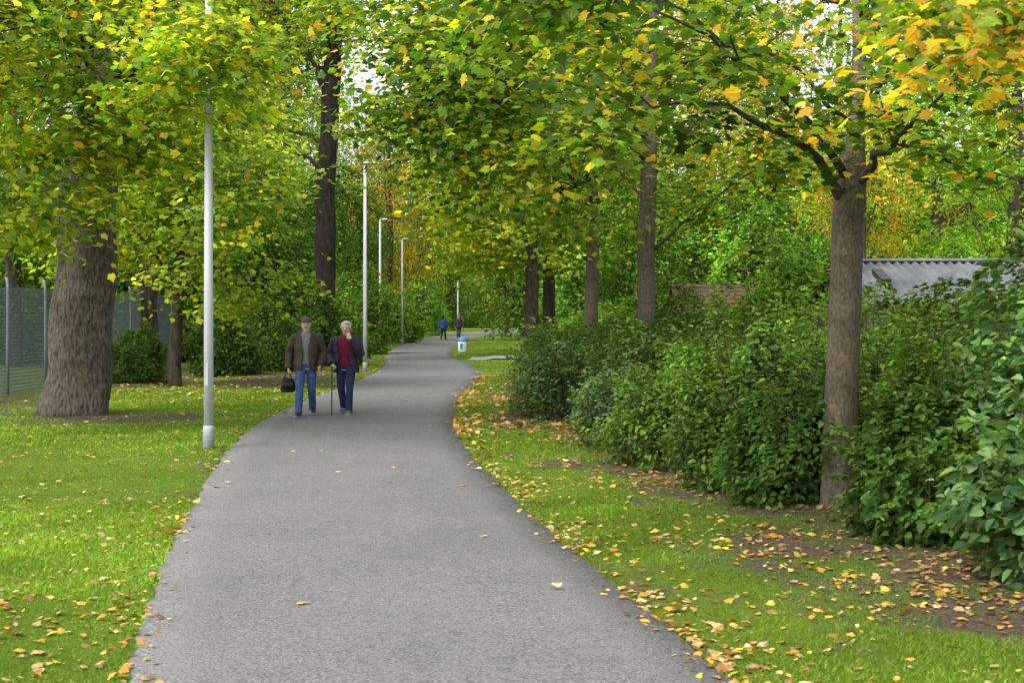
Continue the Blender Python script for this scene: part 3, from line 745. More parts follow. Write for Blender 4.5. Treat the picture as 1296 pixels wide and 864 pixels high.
# ---- background trees from prototypes
def bgproto(pal, seed, loc, label):
    return make_tree('background_tree', label, 'tree', loc, [(0, 0, 0), (.1, 0, 2), (0, .1, 5), (.1, 0, 10)], [.32, .27, .22, .05],
                     [dict(c=(0, 0, 6.2), r=(4.0, 4.0, 5.2), n=200, limbs=5, att=(2.5, 7), gap=-.35, sh=2.6)],
                     pal, .15, 70, OVAL, M_bark_dark, seed, clr=.5, seg=10, split=False)
BG = [  # px, Y, scale xy, scale z, proto, tint, label
 (18, 47, .95, 1.25, 0, (.78, .82, .7), 'dark green tree beyond the fence at the left edge'),
 (70, 62, 1.2, 1.5, 1, (.62, .74, .65), 'yellow tinged tree beyond the fence behind the old maple trunk'),
 (245, 66, 1.2, 1.6, 0, (.85, .92, .75), 'mid green tree behind the slim light green maple'),
 (325, 74, 1.2, 1.9, 1, (.72, .86, .75), 'yellow green tree left of the tall dark trunk'),
 (150, 95, 2.0, 2.4, 0, (.8, .86, .75), 'tall green tree far behind the slim maple on the left'),
 (345, 92, 1.25, 2.5, 0, (.98, 1.05, .8), 'very tall green tree filling the view left of the tall dark trunk'),
 (400, 120, 1.1, 1.9, 0, (.85, .92, .75), 'dark green tree behind the tall dark trunk'),
 (494, 92, .95, 1.40, 1, (1.05, .68, .8), 'rusty gold tree left of the path at the middle distance'),
 (530, 118, 1.25, 1.8, 1, (.78, .84, .75), 'olive tree above the far lamps'),
 (575, 205, 2.4, 2.8, 0, (.85, .9, .75), 'dark tree closing the far end of the path, left of centre'),
 (660, 225, 2.6, 2.9, 0, (.85, .9, .75), 'dark tree closing the far end of the path, right of centre'),
 (490, 180, 1.8, 2.5, 0, (.95, .98, .8), 'tall green tree far behind the rusty gold tree'),
 (640, 135, 1.1, 1.5, 1, (.9, .95, .75), 'yellow green tree at the far bend of the path'),
 (720, 105, 1.5, 2.0, 1, (.8, .95, .8), 'yellowish tree behind the two dark maple trunks'),
 (790, 82, 1.4, 2.0, 0, (1.1, 1.15, .9), 'green tree behind the thin pale maple trunk'),
 (880, 70, 1.4, 1.8, 1, (.9, .98, .85), 'yellow green tree beyond the small tiled hut'),
 (985, 62, 1.1, 1.5, 1, (1.2, .84, .9), 'golden tinged tree between the hut and the metal roof'),
 (1092, 38, .42, .72, 2, (1.1, 1.0, .95), 'small orange tinged tree behind the foreground maple trunk'),
 (1185, 52, 1.1, 1.0, 1, (.95, 1.22, 1.3), 'light green tree behind the grey metal roof'),
 (1290, 43, 1.1, 1.15, 1, (.8, 1.05, 1.2), 'light green tree at the right edge behind the metal roof'),
 (1060, 85, 1.8, 2.0, 0, (1.35, 1.4, 1.2), 'tall green tree far behind the orange tinged tree'),
 (1250, 90, 2.0, 2.0, 0, (1.55, 1.55, 1.3), 'broad green tree far behind the metal roof'),
]
protos = {}
for px, Y, sxy, sz, pk, tint, lab in BG:
    X = (px - CX) / F * Y
    if pk not in protos:
        protos[pk] = bgproto([PAL_BG, PAL_YB, PAL_OR][pk], 300 + pk, (X, Y, 0), lab); t = protos[pk]
    else:
        t = copy_tree(protos[pk])
    t.location = (X, Y, 0); t.scale = (sxy, sxy, sz); t.rotation_euler = (0, 0, random.uniform(0, 6.28)); t['label'] = lab
    for ch in t.children:
        ch.color = (*tint, 1) if ch.name.startswith('crown') else (1, 1, 1, 1)

# ------------------------------------------------------------------ shrubs
M_stem = nmat('shrub_stem', (.03, .025, .015), (.08, .065, .04), 20, .9, .2)
def make_shrub(label, x, y, rx, ry, h, n, leaf, pal, seed, T=OVAL, name='shrub', group=None, shoots=60, rag=1.35):
    rg = np.random.default_rng(seed)
    root = thing(name, label, 'shrub', (x, y, 0), 0, group)
    u = rg.random(n) ** .85; a = rg.uniform(0, 6.283, n)
    prof = np.sqrt(np.clip(1 - u ** 2.4, 0, 1)) * (.80 + .2 * sstep(0, .35, u))
    dirs = np.stack([np.cos(a), np.sin(a), u * 1.4 * max(1, h / max(rx, ry) * .6)], 1)
    lump = 1 + .18 * rag * sn(dirs, seed, 2.6) + .11 * rag * sn(dirs, seed + 1, 6.0)
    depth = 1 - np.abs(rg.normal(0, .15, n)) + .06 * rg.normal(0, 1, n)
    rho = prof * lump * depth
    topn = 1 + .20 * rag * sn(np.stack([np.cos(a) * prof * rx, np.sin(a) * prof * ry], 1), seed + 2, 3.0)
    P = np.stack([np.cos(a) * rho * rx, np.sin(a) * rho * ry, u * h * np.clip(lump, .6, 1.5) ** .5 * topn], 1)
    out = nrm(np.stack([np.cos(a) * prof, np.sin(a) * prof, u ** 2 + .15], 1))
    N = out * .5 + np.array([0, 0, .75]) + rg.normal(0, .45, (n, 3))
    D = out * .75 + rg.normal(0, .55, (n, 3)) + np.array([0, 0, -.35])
    br = np.exp(.26 * sn(dirs, seed + 7, 5.0)) * (.47 + .53 * sstep(.64, .98, depth)) * (.80 + .26 * u)  # inner leaves coloured darker, shade painted in for depth; lower leaves darker too
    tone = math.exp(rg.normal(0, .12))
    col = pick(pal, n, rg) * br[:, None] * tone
    S = leaf * rg.uniform(.55, 1.25, n)
    st = MB()
    PP, NN, DD, SS, CC = [P], [N], [D], [S], [col]
    for k in range(shoots):
        a_ = rg.uniform(0, 6.283); ff = math.sqrt(rg.random()) * 1.0
        side = k % 2 == 0
        b0 = np.array([math.cos(a_) * rx * ff * .6, math.sin(a_) * ry * ff * .6, h * .35])
        if side:
            ff = 1.0
            q_ = rg.uniform(1.05, 1.28)
            tip = np.array([math.cos(a_) * rx * q_, math.sin(a_) * ry * q_, h * rg.uniform(.3, .95)])
        else:
            tip = np.array([math.cos(a_) * rx * ff * 1.15, math.sin(a_) * ry * ff * 1.15, h * (1.0 + .34 * rg.random()) * (1 - .32 * ff ** 2)])
        bz = bez(b0, b0 * .5 + tip * .5 + [0, 0, .12], tip, 7)
        st.tube(bz, np.linspace(.008, .002, 7), 4)
        m_ = 20
        tt = rg.uniform(.45, 1, m_); idx = tt * 6; i0 = np.clip(idx.astype(int), 0, 5)
        pos = bz[i0] + (bz[i0 + 1] - bz[i0]) * (idx - i0)[:, None]
        dr = rg.normal(0, 1, (m_, 3)) * [1, 1, .3]
        PP.append(pos); NN.append(np.array([0, 0, 1]) + rg.normal(0, .4, (m_, 3))); DD.append(dr); SS.append(leaf * rg.uniform(.6, 1.15, m_)); CC.append(pick(pal[1:], m_, rg))
    for k in range(9):
        a_ = k / 9 * 6.28 + rg.uniform(-.3, .3)
        tip = np.array([math.cos(a_) * rx * .65, math.sin(a_) * ry * .65, h * rg.uniform(.6, .9)])
        st.tube(bez(np.array([math.cos(a_) * .1, math.sin(a_) * .1, -.03]), np.array([tip[0] * .3, tip[1] * .3, h * .5]), tip, 6), np.linspace(.02, .006, 6), 6)
    st.build('stems', M_stem, root, True)
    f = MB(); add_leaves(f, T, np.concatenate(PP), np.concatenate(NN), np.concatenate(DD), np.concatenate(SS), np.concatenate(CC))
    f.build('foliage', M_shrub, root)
    return root

SH = [  # label, x, y, rx, ry, h, n, leaf, pal, T
 ('rounded hedge shrub at the path end of the hedge, farthest from the camera', 1.0, 26.3, 1.0, 1.9, 1.35, 8500, .072, PAL_SHL, OVAL),
 ('blue green hedge shrub bulging toward the path below the thin pale maple trunk', .9, 23.6, .8, 1.2, 1.2, 7000, .068, PAL_SHB, OVAL),
 ('hedge shrub below the second maple trunk', 1.95, 21.0, 1.05, 1.5, 1.45, 8500, .072, PAL_SHL, OVAL),
 ('pale twiggy low shrub at the edge of the bare earth beside the path', 1.3, 18.4, .5, .9, .95, 3800, .054, PAL_SHB, OVAL),
 ('wide hedge shrub between second maple and foreground maple, path side', 1.95, 16.1, .82, 1.1, 1.2, 9000, .066, PAL_SHL, OVAL),
 ('tall hedge shrub left of the foreground maple trunk', 2.4, 14.1, .95, 1.0, 1.6, 11000, .066, PAL_SHL, OVAL),
 ('dense hedge shrub touching the left side of the foreground maple trunk', 2.6, 12.9, .75, .75, 1.15, 9000, .066, PAL_SH, OVAL),
 ('hedge shrub directly behind the foreground maple trunk', 3.7, 14.2, 1.1, 1.2, 1.55, 9500, .072, PAL_SHL, OVAL),
 ('tall hedge shrub right of the foreground maple trunk', 3.75, 12.0, .8, .95, 1.5, 9500, .068, PAL_SHL, OVAL),
 ('low leafy shrub at the foot of the foreground maple on its right', 3.1, 10.7, .58, .75, .92, 5600, .064, PAL_SH, BROAD),
 ('big leaved shrub at the right edge in the foreground', 3.65, 8.85, .72, .9, 1.2, 4000, .092, PAL_SHB, BROAD),
 ('tall shrub behind the big leaved shrub at the right edge', 4.05, 10.4, .72, 1.0, 1.6, 5300, .086, PAL_SHB, BROAD),
 ('rear hedge shrub with bright shoots left of the metal roof', 4.3, 17.5, 1.3, 1.5, 1.65, 8500, .086, PAL_SHL, OVAL),
 ('rear hedge shrub below the small tiled hut', 3.9, 21.5, 1.4, 1.7, 1.6, 8500, .086, PAL_SHL, OVAL),
 ('rear hedge shrub right of the thin pale maple trunk', 3.4, 27.5, 1.5, 2.0, 1.7, 8500, .088, PAL_SHL, OVAL),
 ('tall rear shrub at the right below the metal roof', 5.2, 15.0, 1.3, 1.2, 1.65, 8000, .086, PAL_SHL, OVAL),
 ('upright shrub overlapping the right end of the metal roof', 4.75, 12.6, .6, .8, 2.05, 5200, .07, PAL_SHL, OVAL),
 ('loose shrub half burying the brown tiled roof', 4.0, 29.5, .9, .9, 1.8, 4200, .08, PAL_SHL, OVAL),
]
for k, s in enumerate(SH):
    make_shrub(s[0], s[1], s[2], s[3], s[4], s[5], s[6], s[7], s[8], 400 + k * 3, T=s[9])

sp0 = None; sp1 = None
LB = [ # px, Y, rx, ry, h, tint, label
 (172, 35.8, .95, .9, 1.25, (.75, .85, .9), 'low dark bush just right of the old maple trunk'),
 (283, 40, 1.2, 1.2, 1.65, (.65, .72, .75), 'dark bush behind the first lamp post'),
 (345, 43, 1.2, 1.2, 1.9, (.8, .86, .8), 'bush between the first lamp post and the couple'),
 (392, 48, 1.9, 1.8, 2.8, (1.05, 1.12, 1), 'large rounded bush below the tall dark trunk'),
 (235, 52, 2.4, 2, 3.0, (.85, .9, .75), 'wide bush far behind the slim maple'),
 (446, 62, 1.4, 2, 3.3, (1.2, 1.25, .95), 'upright bush behind the second lamp post'),
 (488, 88, 1.6, 2.5, 3.2, (1.4, 1.45, 1), 'bright bush behind the third lamp post'),
 (735, 46, 1.4, 2.0, 1.7, (1.15, 1.2, .95), 'bush beside the dark maple trunks'),
 (790, 40, 1.5, 1.8, 2.0, (1.15, 1.2, .95), 'bush behind the thin pale maple trunk'),
 (850, 37, 1.8, 1.5, 2.3, (1.3, 1.35, 1), 'bush left of the small tiled hut'),
 (985, 29, 1.5, 1.2, 2.6, (1.35, 1.4, 1.05), 'tall light bush right of the small tiled hut'),
 (1048, 30, 1.2, 1.2, 3.0, (1.3, 1.38, 1.1), 'tall light bush behind the foreground maple trunk'),
 (60, 50, 3.0, 1.6, 3.2, (.9, .95, .8), 'bush beyond the fence left of the old maple'),
 # larger, finer leaved ones farther off
 (1200, 38, 2.6, 1.6, 3.2, (1.75, 1.75, 1.3), 'bright hedge behind the grey metal roof'),
 (522, 118, 2.4, 3, 4.6, (1.25, 1.3, .9), 'bush right of the fourth lamp post'),
 (470, 105, 3.0, 3, 6.5, (1.05, 1.1, .8), 'tall bush left of the third lamp post far back'),
 (592, 195, 5.0, 4, 7.0, (.95, 1.0, .75), 'dark bush at the far bend, behind the far walkers'),
 (655, 205, 6.0, 4, 7.0, (1.1, 1.15, .8), 'dark bush at the far bend, right of the far walkers'),
 (425, 80, 3.2, 3, 8, (.9, .97, .75), 'high leafy bush behind the tall dark trunk, left of the lamps'),
 (545, 157, 6, 4, 11, (.9, .95, .75), 'high dark undergrowth above the bend on the left'),
 (325, 72, 3.6, 3, 6.5, (.85, .92, .75), 'high bush behind the bush by the couple'),
 (195, 80, 5.5, 3, 8, (.75, .8, .68), 'broad high undergrowth far behind the slim maple'),
 (75, 76, 5, 3, 8, (.75, .8, .68), 'broad high undergrowth far beyond the fence'),
 (-20, 70, 4, 3, 7, (.75, .8, .68), 'undergrowth beyond the fence at the extreme left'),
 (690, 96, 4.5, 3, 8, (1.2, 1.25, .9), 'undergrowth behind the pair of dark maple trunks'),
 (765, 76, 4, 3, 7.5, (1.1, 1.2, .9), 'undergrowth behind the thin pale trunk, farther back'),
 (850, 62, 3.5, 3, 6.3, (1.25, 1.3, .95), 'high bush behind the left end of the tiled hut'),
 (950, 58, 3.2, 3, 6.0, (1.5, 1.5, 1.05), 'high light bush behind the tiled hut'),
 (1050, 57, 3.4, 3, 6.3, (1.45, 1.55, 1.15), 'high bush behind the foreground maple trunk, far back'),
 (1155, 62, 4, 3, 7.5, (1.8, 1.85, 1.3), 'high pale bush far behind the metal roof, left half'),
 (1270, 64, 4.5, 3, 7.5, (1.75, 1.8, 1.3), 'high pale bush far behind the metal roof, right half'),
]
for k, (px, Y, rx, ry, h, tint, lab) in enumerate(LB):
    X = (px - CX) / F * Y
    big = k >= 13
    if sp0 is None:
        sp0 = make_shrub(lab, X, Y, 1, 1, 1.3, 9500, .075, PAL_SHL, 900, name='bush'); t = sp0
    elif not big:
        t = copy_tree(sp0)
    elif sp1 is None:
        sp1 = make_shrub(lab, X, Y, 1, 1, 2.0, 17000, .060, PAL_SHL, 930, name='bush', rag=1.6, shoots=90); t = sp1
    else:
        t = copy_tree(sp1)
    t.location = (X, Y, 0); t.scale = (rx, ry, h / (2.0 if big else 1.3)); t.rotation_euler = (0, 0, random.uniform(0, 6.28)); t['label'] = lab
    for ch in t.children:
        if ch.name.startswith('foliage'): ch.color = (*tint, 1)

# far wood behind everything
rg = np.random.default_rng(77)
n = 34000
x = rg.uniform(-125, 125, n); y = rg.uniform(235, 255, n) + .12 * np.abs(x)
top = 24 + 5 * sn(np.stack([x], 1), 5, .12) + 2.5 * sn(np.stack([x], 1), 6, .5)
z = rg.random(n) ** .8 * top
cc = pick(PAL_BG, n, rg) * .9 * np.exp(.3 * sn(np.stack([x, y, z], 1), 8, .35))[:, None]
mb = MB(); add_leaves(mb, OVAL, np.stack([x, y, z], 1), np.array([0, -.4, .6]) + rg.normal(0, .5, (n, 3)), rg.normal(0, 1, (n, 3)), rg.uniform(.7, 1.4, n), cc)
tag(mb.build('woodland', M_leaf), 'distant green wood closing the view behind all other trees', 'wood', kind='stuff')

# ------------------------------------------------------------------ grass + litter
rg = np.random.default_rng(55)
def scatter(n, x0, x1, y0, y1):
    y = y0 * (y1 / y0) ** rg.random(n)
    return rg.uniform(x0, x1, n), y
gx_, gy_ = [], []
for n, x0, x1, y0, y1 in [(160000, -5.5, -1.2, 5.8, 13), (75000, -9.5, -2.4, 12, 32), (125000, .0, 3.8, 5.8, 13), (50000, -1.2, 2.2, 12, 36), (14000, -3.2, 1.2, 36, 90)]:
    x, y = scatter(n, x0, x1, y0, y1); gx_.append(x); gy_.append(y)
x = np.concatenate(gx_); y = np.concatenate(gy_)
d = pdist(x, y); dd = dirt(x, y)
inview = np.abs(x / y) < .40
side = (np.abs(y - 55 - .03 * (x + 1) ** 2) < 2.1) & (x > xr(y) - .1)
tuft = sn(np.stack([x, y], 1), 91, 7.0) > .5
keep = (d > .0 + .025 * rg.normal(size=len(x))) & ((rg.random(len(x)) > dd * 1.0) | (tuft & (rg.random(len(x)) < .5))) & inview & ~side
x, y = x[keep], y[keep]
n = len(x); z = np.maximum(gz(x, y), -.005)
hgt = (.010 + .018 * rg.random(n)) * (1 + .3 * sn(np.stack([x, y], 1), 71, 1.5)) * np.clip(y / 12, 1, 2.0)
wid = .0042 * np.clip(y / 8, 1, 4.5)
a = rg.uniform(0, 6.283, n); la = rg.uniform(0, 6.283, n)
wv = np.stack([np.cos(a) * wid, np.sin(a) * wid, np.zeros(n)], 1)
B = np.stack([x, y, z - .004], 1)
tip = B + np.stack([np.cos(la) * hgt * .9, np.sin(la) * hgt * .9, hgt], 1)
V = np.stack([B - wv, B + wv, tip], 1).reshape(-1, 3)
gcol = pick([(.32, (.105, .210, .014)), (.40, (.155, .275, .018)), (.22, (.212, .290, .029)), (.06, (.30, .265, .085))], n, rg)
tone = np.exp(.16 * sn(np.stack([x, y], 1), 72, .8) + .17 * sn(np.stack([x, y], 1), 73, 3.0))
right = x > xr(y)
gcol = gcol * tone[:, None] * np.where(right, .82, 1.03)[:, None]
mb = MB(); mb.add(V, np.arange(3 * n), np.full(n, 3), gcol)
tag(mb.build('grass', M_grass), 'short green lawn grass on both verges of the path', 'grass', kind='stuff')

LIT = [(.25, (.56, .37, .055)), (.20, (.50, .25, .045)), (.26, (.43, .28, .13)), (.20, (.22, .11, .05)), (.09, (.53, .40, .22))]
xs_, ys_ = [], []
for n, x0, x1, y0, y1 in [(10500, -6, -1.2, 5.6, 14), (5000, -10, -2.5, 14, 33), (15500, .0, 4.0, 5.6, 15), (16000, -1.3, 2.2, 14, 42), (3200, -9.5, -3.7, 28, 60)]:
    x, y = scatter(n, x0, x1, y0, y1); xs_.append(x); ys_.append(y)
x = np.concatenate(xs_); y = np.concatenate(ys_); d = pdist(x, y)
right = x > xr(y)
pr = np.where(right, .10 + .66 * np.exp(-(d / .32) ** 2) + .42 * dirt(x, y), .22 + .32 * np.exp(-(d / .25) ** 2) + .45 * (y > 26))
pr *= np.clip(.75 + .55 * sn(np.stack([x, y], 1), 81, 1.3), .18, 1.4)
keep = (d > -.16) & (rg.random(len(x)) < pr) & (rg.random(len(x)) < np.where(d < 0, .3, 1)) & (np.abs(x / y) < .42)
x, y, d, right = x[keep], y[keep], d[keep], right[keep]; n = len(x)
P = np.stack([x, y, np.where(d < 0, .018, gz(x, y) + .012) + rg.uniform(0, .012, n)], 1)
N = np.array([0, 0, 1.0]) + rg.normal(0, .25, (n, 3)); D = rg.normal(0, 1, (n, 3)) * [1, 1, .1]
mb = MB(); h2 = n // 2
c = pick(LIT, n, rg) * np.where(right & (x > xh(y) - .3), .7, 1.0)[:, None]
sz = .023 + .044 * rg.random(n) ** 2.1
sz *= np.clip(y / 14, 1, 1.5)
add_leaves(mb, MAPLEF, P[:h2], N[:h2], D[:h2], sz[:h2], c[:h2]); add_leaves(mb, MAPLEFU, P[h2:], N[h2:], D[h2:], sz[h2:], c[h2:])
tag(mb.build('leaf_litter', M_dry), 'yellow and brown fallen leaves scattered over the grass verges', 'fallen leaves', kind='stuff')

PL = [(377, 769, .07, 0, 'yellow fallen leaf on the asphalt in the left foreground'), (706, 750, .07, 4, 'tan curled leaf on the asphalt nearest the right edge in the foreground'),
      (613, 682, .06, 2, 'small tan leaf at the middle of the path in the foreground'), (671, 664, .07, 3, 'brown leaf close to the right edge of the path'),
      (588, 617, .075, 1, 'orange leaf on the path near the right edge at middle distance'), (501, 595, .06, 0, 'yellow leaf at the centre of the path below the couple'),
      (490, 614, .05, 3, 'small brown leaf just below the yellow leaf at the path centre'), (428, 602, .05, 4, 'pale leaf on the path directly below the woman'),
      (372, 573, .055, 0, 'yellow leaf on the path below the man'), (405, 575, .05, 2, 'tan leaf on the path between the pair of leaves below the couple'),
      (545, 541, .06, 4, 'pale leaf on the path right of the couple'), (500, 560, .05, 1, 'orange leaf on the path right of and below the woman'),
      (286, 613, .07, 4, 'pale leaf at the left edge of the path below the first lamp post'), (250, 641, .07, 0, 'yellow leaf at the left edge of the path in the foreground'),
      (560, 505, .07, 0, 'yellow leaf on the path beyond the couple near the right edge')]
for k, (px, py, sz, ci, lab) in enumerate(PL):
    Y = F * H / (py - YH); X = (px - CX) / F * Y
    mb = MB(); add_leaves(mb, MAPLEFU if k % 2 else MAPLEF, np.array([[0, 0, .012]]), np.array([[rg.normal(0, .15), rg.normal(0, .15), 1]]), np.array([[math.cos(k * 2.1), math.sin(k * 2.1), 0]]), [sz], np.array([LIT[ci][1]]))
    o = mb.build('fallen_leaf', M_dry); o.location = (X, Y, .024); tag(o, lab, 'leaf', 'single leaves lying on the path')

# ------------------------------------------------------------------ street lamps
M_pole = nmat('galvanised_pole', (.38, .40, .41), (.54, .56, .56), 5, .5, .05, (1, 1, .15), spec=.4)
M_pole_d = nmat('pole_sleeve', (.27, .29, .30), (.40, .42, .42), 8, .6, .1)
M_head = nmat('lamp_housing', (.40, .42, .43), (.50, .52, .53), 5, .4, 0)
M_lens = nmat('lamp_lens', (.65, .67, .66), (.8, .8, .78), 3, .2, 0)
def make_lamp(label, x, y, h, rz):
    root = thing('street_lamp', label, 'street lamp', (x, y, 0), rz, 'street lamps along the left side of the path')
    m = MB(); m.tube([(0, 0, .28), (0, 0, 2), (0, 0, h - .05)], [.062, .058, .042], 20); m.build('pole', M_pole, root, True)
    m = MB(); m.tube([(0, 0, -.05), (0, 0, .255), (0, 0, .27), (0, 0, .30)], [.073, .073, .071, .064], 20); bs = m.build('base_sleeve', M_pole_d, root, True)
    m = MB()
    for a in (-2.1, -.9): m.tube([(math.cos(a) * .070, math.sin(a) * .070, .235), (math.cos(a) * .085, math.sin(a) * .085, .235)], [.009, .009], 6)
    m.build('bolt', M_pole, bs)
    m = MB(); m.box((0, -.0605, .95), (.05, .006, .28)); m.build('access_door', M_pole_d, root)
    m = MB(); m.tube([(0, 0, h - .08), (.01, 0, h - .02), (.05, 0, h + .005), (.10, 0, h + .01)], [.042, .038, .032, .03], 12, ref=(0, 1, 0)); m.build('arm', M_pole, root, True)
    m = MB(); m.tube([(.07, 0, h + .01), (.12, 0, h + .015), (.24, 0, h + .02), (.36, 0, h + .015), (.40, 0, h + .01)], [.03, .075, .10, .08, .03], 16, [.025, .04, .05, .035, .015], ref=(0, 1, 0)); hd = m.build('lamp_head', M_head, root, True)
    m = MB(); m.ell((.25, 0, h - .022), (.10, .065, .025), 14, 8); m.build('lens', M_lens, hd, True)
    return root
LP = [(264, 18.1, 6.3, -15, 'pale lamp post in the left foreground rising out of the frame'), (462, 42.5, 6.2, -75, 'thin lamp post just right of the tall dark trunk, second nearest'),
      (481, 67, 6.2, -20, 'white lamp post right of the second one, third nearest'), (509, 84, 6.2, 0, 'lamp post with small head to its right, fourth nearest'), (579.5, 132, 4.9, -15, 'farthest thin lamp post above the distant walkers')]
l0 = None
for px, Y, h, rz, lab in LP:
    X = (px - CX) / F * Y
    if l0 is None: l0 = make_lamp(lab, X, Y, h, R(rz)); t = l0
    else:
        t = copy_tree(l0); t.location = (X, Y, 0); t.scale = (1, 1, h / 6.3); t.rotation_euler = (0, 0, R(rz)); t['label'] = lab

# ------------------------------------------------------------------ fence
M_fence = nmat('grey_fence_wire', (.060, .085, .082), (.105, .135, .128), 4, .7, .1, (1, 1, 3))
M_fpost = nmat('grey_fence_post', (.13, .175, .18), (.21, .255, .26), 6, .5, .1)
fence = thing('fence', 'tall grey green metal mesh fence with thin upright posts behind the old maple', 'fence', (-10.6, 25.1, 0))
for k in range(9):
    y0 = k * 2.4
    m = MB(); m.tube([(0, y0, -.05), (0, y0, 1.2), (0, y0, 2.36), (-.01, y0, 2.42), (-.04, y0, 2.50)], [.033, .033, .033, .031, .026], 8); m.build('post', M_fpost, fence, True)
    if k < 8:
        m = MB()
        for s_ in range(30):
            m.box((-.02, y0 + 1.2, .08 + s_ * .0765), (.008, 2.33, .016))
        for yy in np.arange(.05, 2.38, .075):
            m.tube([(.0, y0 + yy, .05), (.0, y0 + yy, 2.30)], [.008, .008], 4)
        m.build('panel', M_fence, fence)

# ------------------------------------------------------------------ huts
M_corr = nmat('corrugated_metal', (.085, .095, .105), (.165, .178, .19), 2.2, .7, .05, (1, .5, 1), spec=.2)
M_plank = nmat('weathered_planks', (.07, .055, .04), (.16, .13, .10), 6, .9, .3, (6, 6, .4))
M_tile = nmat('brown_roof_tiles', (.10, .055, .032), (.22, .125, .075), 3, .9, .5)
M_hatch = nmat('dark_hatch', (.015, .017, .02), (.03, .033, .036), 5, .4, 0)
shed = thing('garden_shed', 'garden shed with grey corrugated metal roof behind the right hedge', 'shed', (7.0, 23.5, 0))
m = MB(); m.box((0, .2, .95), (3.1, 4.0, 1.86)); m.build('wall', M_plank, shed)
m = MB()
NX = 331
xs = np.linspace(-1.72, 1.85, NX); wz = .030 * np.sin(xs * 2 * math.pi / .145)
rows = [(-2.3, 1.90), (-.1, 2.58), (2.3, 1.90)]
V = np.concatenate([np.stack([xs, np.full(NX, yy), zz + wz], 1) for yy, zz in rows] + [np.stack([xs, np.full(NX, yy), zz + wz - .012], 1) for yy, zz in rows])
qq = []
for r_ in (0, 1, 3, 4):
    a_ = np.arange(NX - 1); qd = np.stack([r_ * NX + a_, r_ * NX + a_ + 1, (r_ + 1) * NX + a_ + 1, (r_ + 1) * NX + a_], 1)
    qq.append(qd if r_ < 2 else qd[:, ::-1])
qq = np.concatenate(qq); m.add(V, qq.ravel(), np.full(len(qq), 4)); rf = m.build('roof', M_corr, shed, True)
m = MB(); m.tube([(-1.74, -.1, 2.60), (1.87, -.1, 2.60)], [.10, .10], 10, [.038, .038], ref=(0, 1, 0)); m.build('ridge_cap', M_corr, rf, True)
sl = math.atan2(.68, 2.2)
rot = np.array([[1, 0, 0], [0, math.cos(sl), -math.sin(sl)], [0, math.sin(sl), math.cos(sl)]])
m = MB(); m.box((-1.22, -1.25, 2.31), (.15, .62, .08), rot); m.build('roof_hatch', M_hatch, rf)
hut = thing('garden_hut', 'small hut with brown tiled roof half hidden by bushes right of the maple row', 'hut', (4.85, 34.5, 0))
m = MB(); m.box((0, 0, .9), (1.6, 2.0, 1.8)); m.build('wall', M_plank, hut)
m = MB()
for r_ in range(7):
    t0 = r_ / 7; t1 = (r_ + 1) / 7
    for (y0, z0), (y1, z1) in [((-1.3, 1.78), (0, 2.44)), ((1.3, 1.78), (0, 2.44))]:
        ya, za = y0 + (y1 - y0) * t0, z0 + (z1 - z0) * t0
        yb, zb = y0 + (y1 - y0) * t1, z0 + (z1 - z0) * t1
        m.add([(-1, ya, za + .035), (1, ya, za + .035), (1, yb, zb + .01), (-1, yb, zb + .01), (-1, ya, za - .02), (1, ya, za - .02), (1, yb, zb - .03), (-1, yb, zb - .03)],
              [0, 1, 2, 3, 4, 7, 6, 5, 0, 4, 5, 1, 1, 5, 6, 2, 3, 2, 6, 7, 0, 3, 7, 4], [4] * 6)
m.build('roof', M_tile, hut)

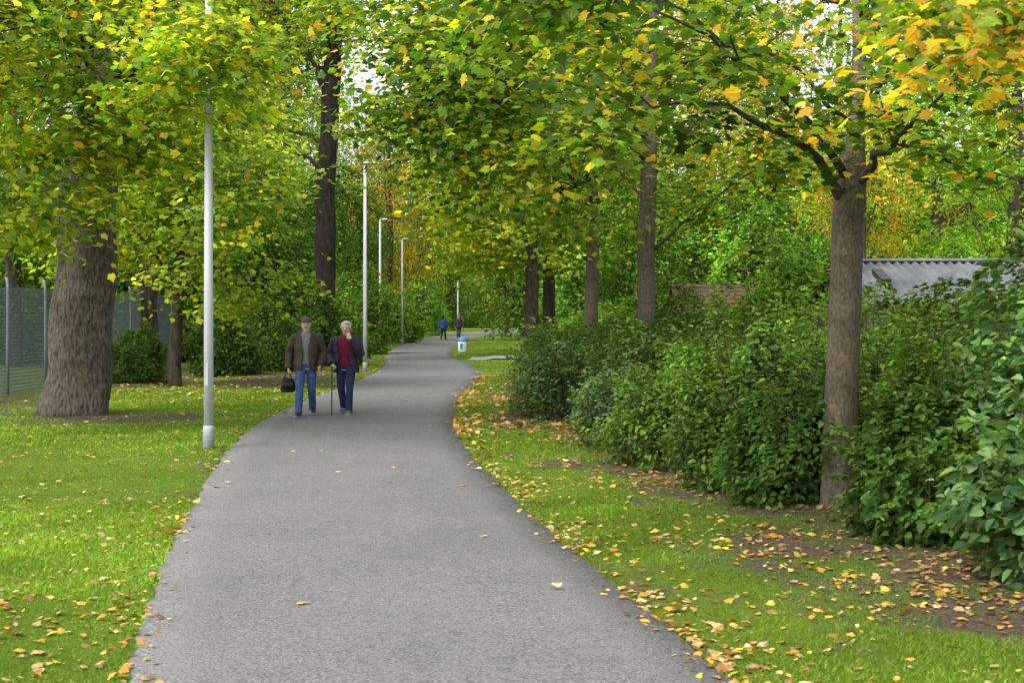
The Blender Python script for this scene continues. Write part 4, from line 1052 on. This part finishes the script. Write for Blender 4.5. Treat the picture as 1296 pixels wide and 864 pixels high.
# ------------------------------------------------------------------ small white and blue bin by the far path
M_wht = nmat('white_paint', (.62, .63, .64), (.75, .75, .75), 8, .5, 0)
M_blu = nmat('blue_paint', (.04, .20, .46), (.06, .26, .56), 8, .45, 0)
Y = 64.0; X = (583 - CX) / F * Y + .1
bn = thing('waste_bin', 'small white and blue litter bin on the grass right of the far path', 'bin', (X, Y, 0))
m = MB(); m.tube([(0, 0, .06), (0, 0, .10), (0, 0, .50), (0, 0, .53)], [.19, .205, .225, .22], 24, [.15, .16, .18, .17]); bo = m.build('body', M_wht, bn, True)
m = MB(); m.tube([(0, 0, .53), (0, 0, .56), (0, 0, .66), (0, 0, .72)], [.235, .24, .20, .08], 24, [.19, .195, .16, .06]); m.build('lid', M_blu, bn, True)
m = MB(); m.box((-.06, -.176, .32), (.12, .02, .26)); m.build('panel', M_blu, bo)
for sx_ in (-1, 1):
    m = MB(); m.tube([(sx_ * .15, 0, -.03), (sx_ * .15, 0, .08)], [.03, .03], 8); m.build('leg', M_wht, bn)

# ------------------------------------------------------------------ world, sun, camera
sd = Vector((-.55, -.60, .95)).normalized()
w = bpy.data.worlds.new('World'); SC.world = w; w.use_nodes = True
nt = w.node_tree
sky = nt.nodes.new('ShaderNodeTexSky'); sky.sky_type = 'NISHITA'; sky.sun_disc = False
sky.sun_elevation = math.asin(sd.z); sky.sun_rotation = math.atan2(sd.x, sd.y)
sky.dust_density = 3.0
hs = nt.nodes.new('ShaderNodeHueSaturation'); hs.inputs['Saturation'].default_value = .26; hs.inputs['Value'].default_value = 2.5
nt.links.new(sky.outputs['Color'], hs.inputs['Color'])
nt.links.new(hs.outputs['Color'], nt.nodes['Background'].inputs['Color'])
nt.nodes['Background'].inputs['Strength'].default_value = .15
L = bpy.data.lights.new('sun', 'SUN'); L.energy = 2.5; L.angle = R(28); L.color = (1, .96, .9)
lo = bpy.data.objects.new('sun', L); COL.objects.link(lo); lo.rotation_euler = sd.to_track_quat('Z', 'Y').to_euler()

cam = bpy.data.cameras.new('camera'); co = bpy.data.objects.new('camera', cam); COL.objects.link(co)
cam.lens = 50; cam.sensor_width = 36; cam.shift_y = -33 / 1296
cam.clip_end = 4000; cam.clip_start = .1
cam.dof.use_dof = True; cam.dof.focus_distance = 17; cam.dof.aperture_fstop = 5.0
co.location = (0, 0, H); co.rotation_euler = (R(90), 0, 0)
SC.camera = co
SC.view_settings.view_transform = 'Standard'; SC.view_settings.look = 'None'; SC.view_settings.exposure = 0
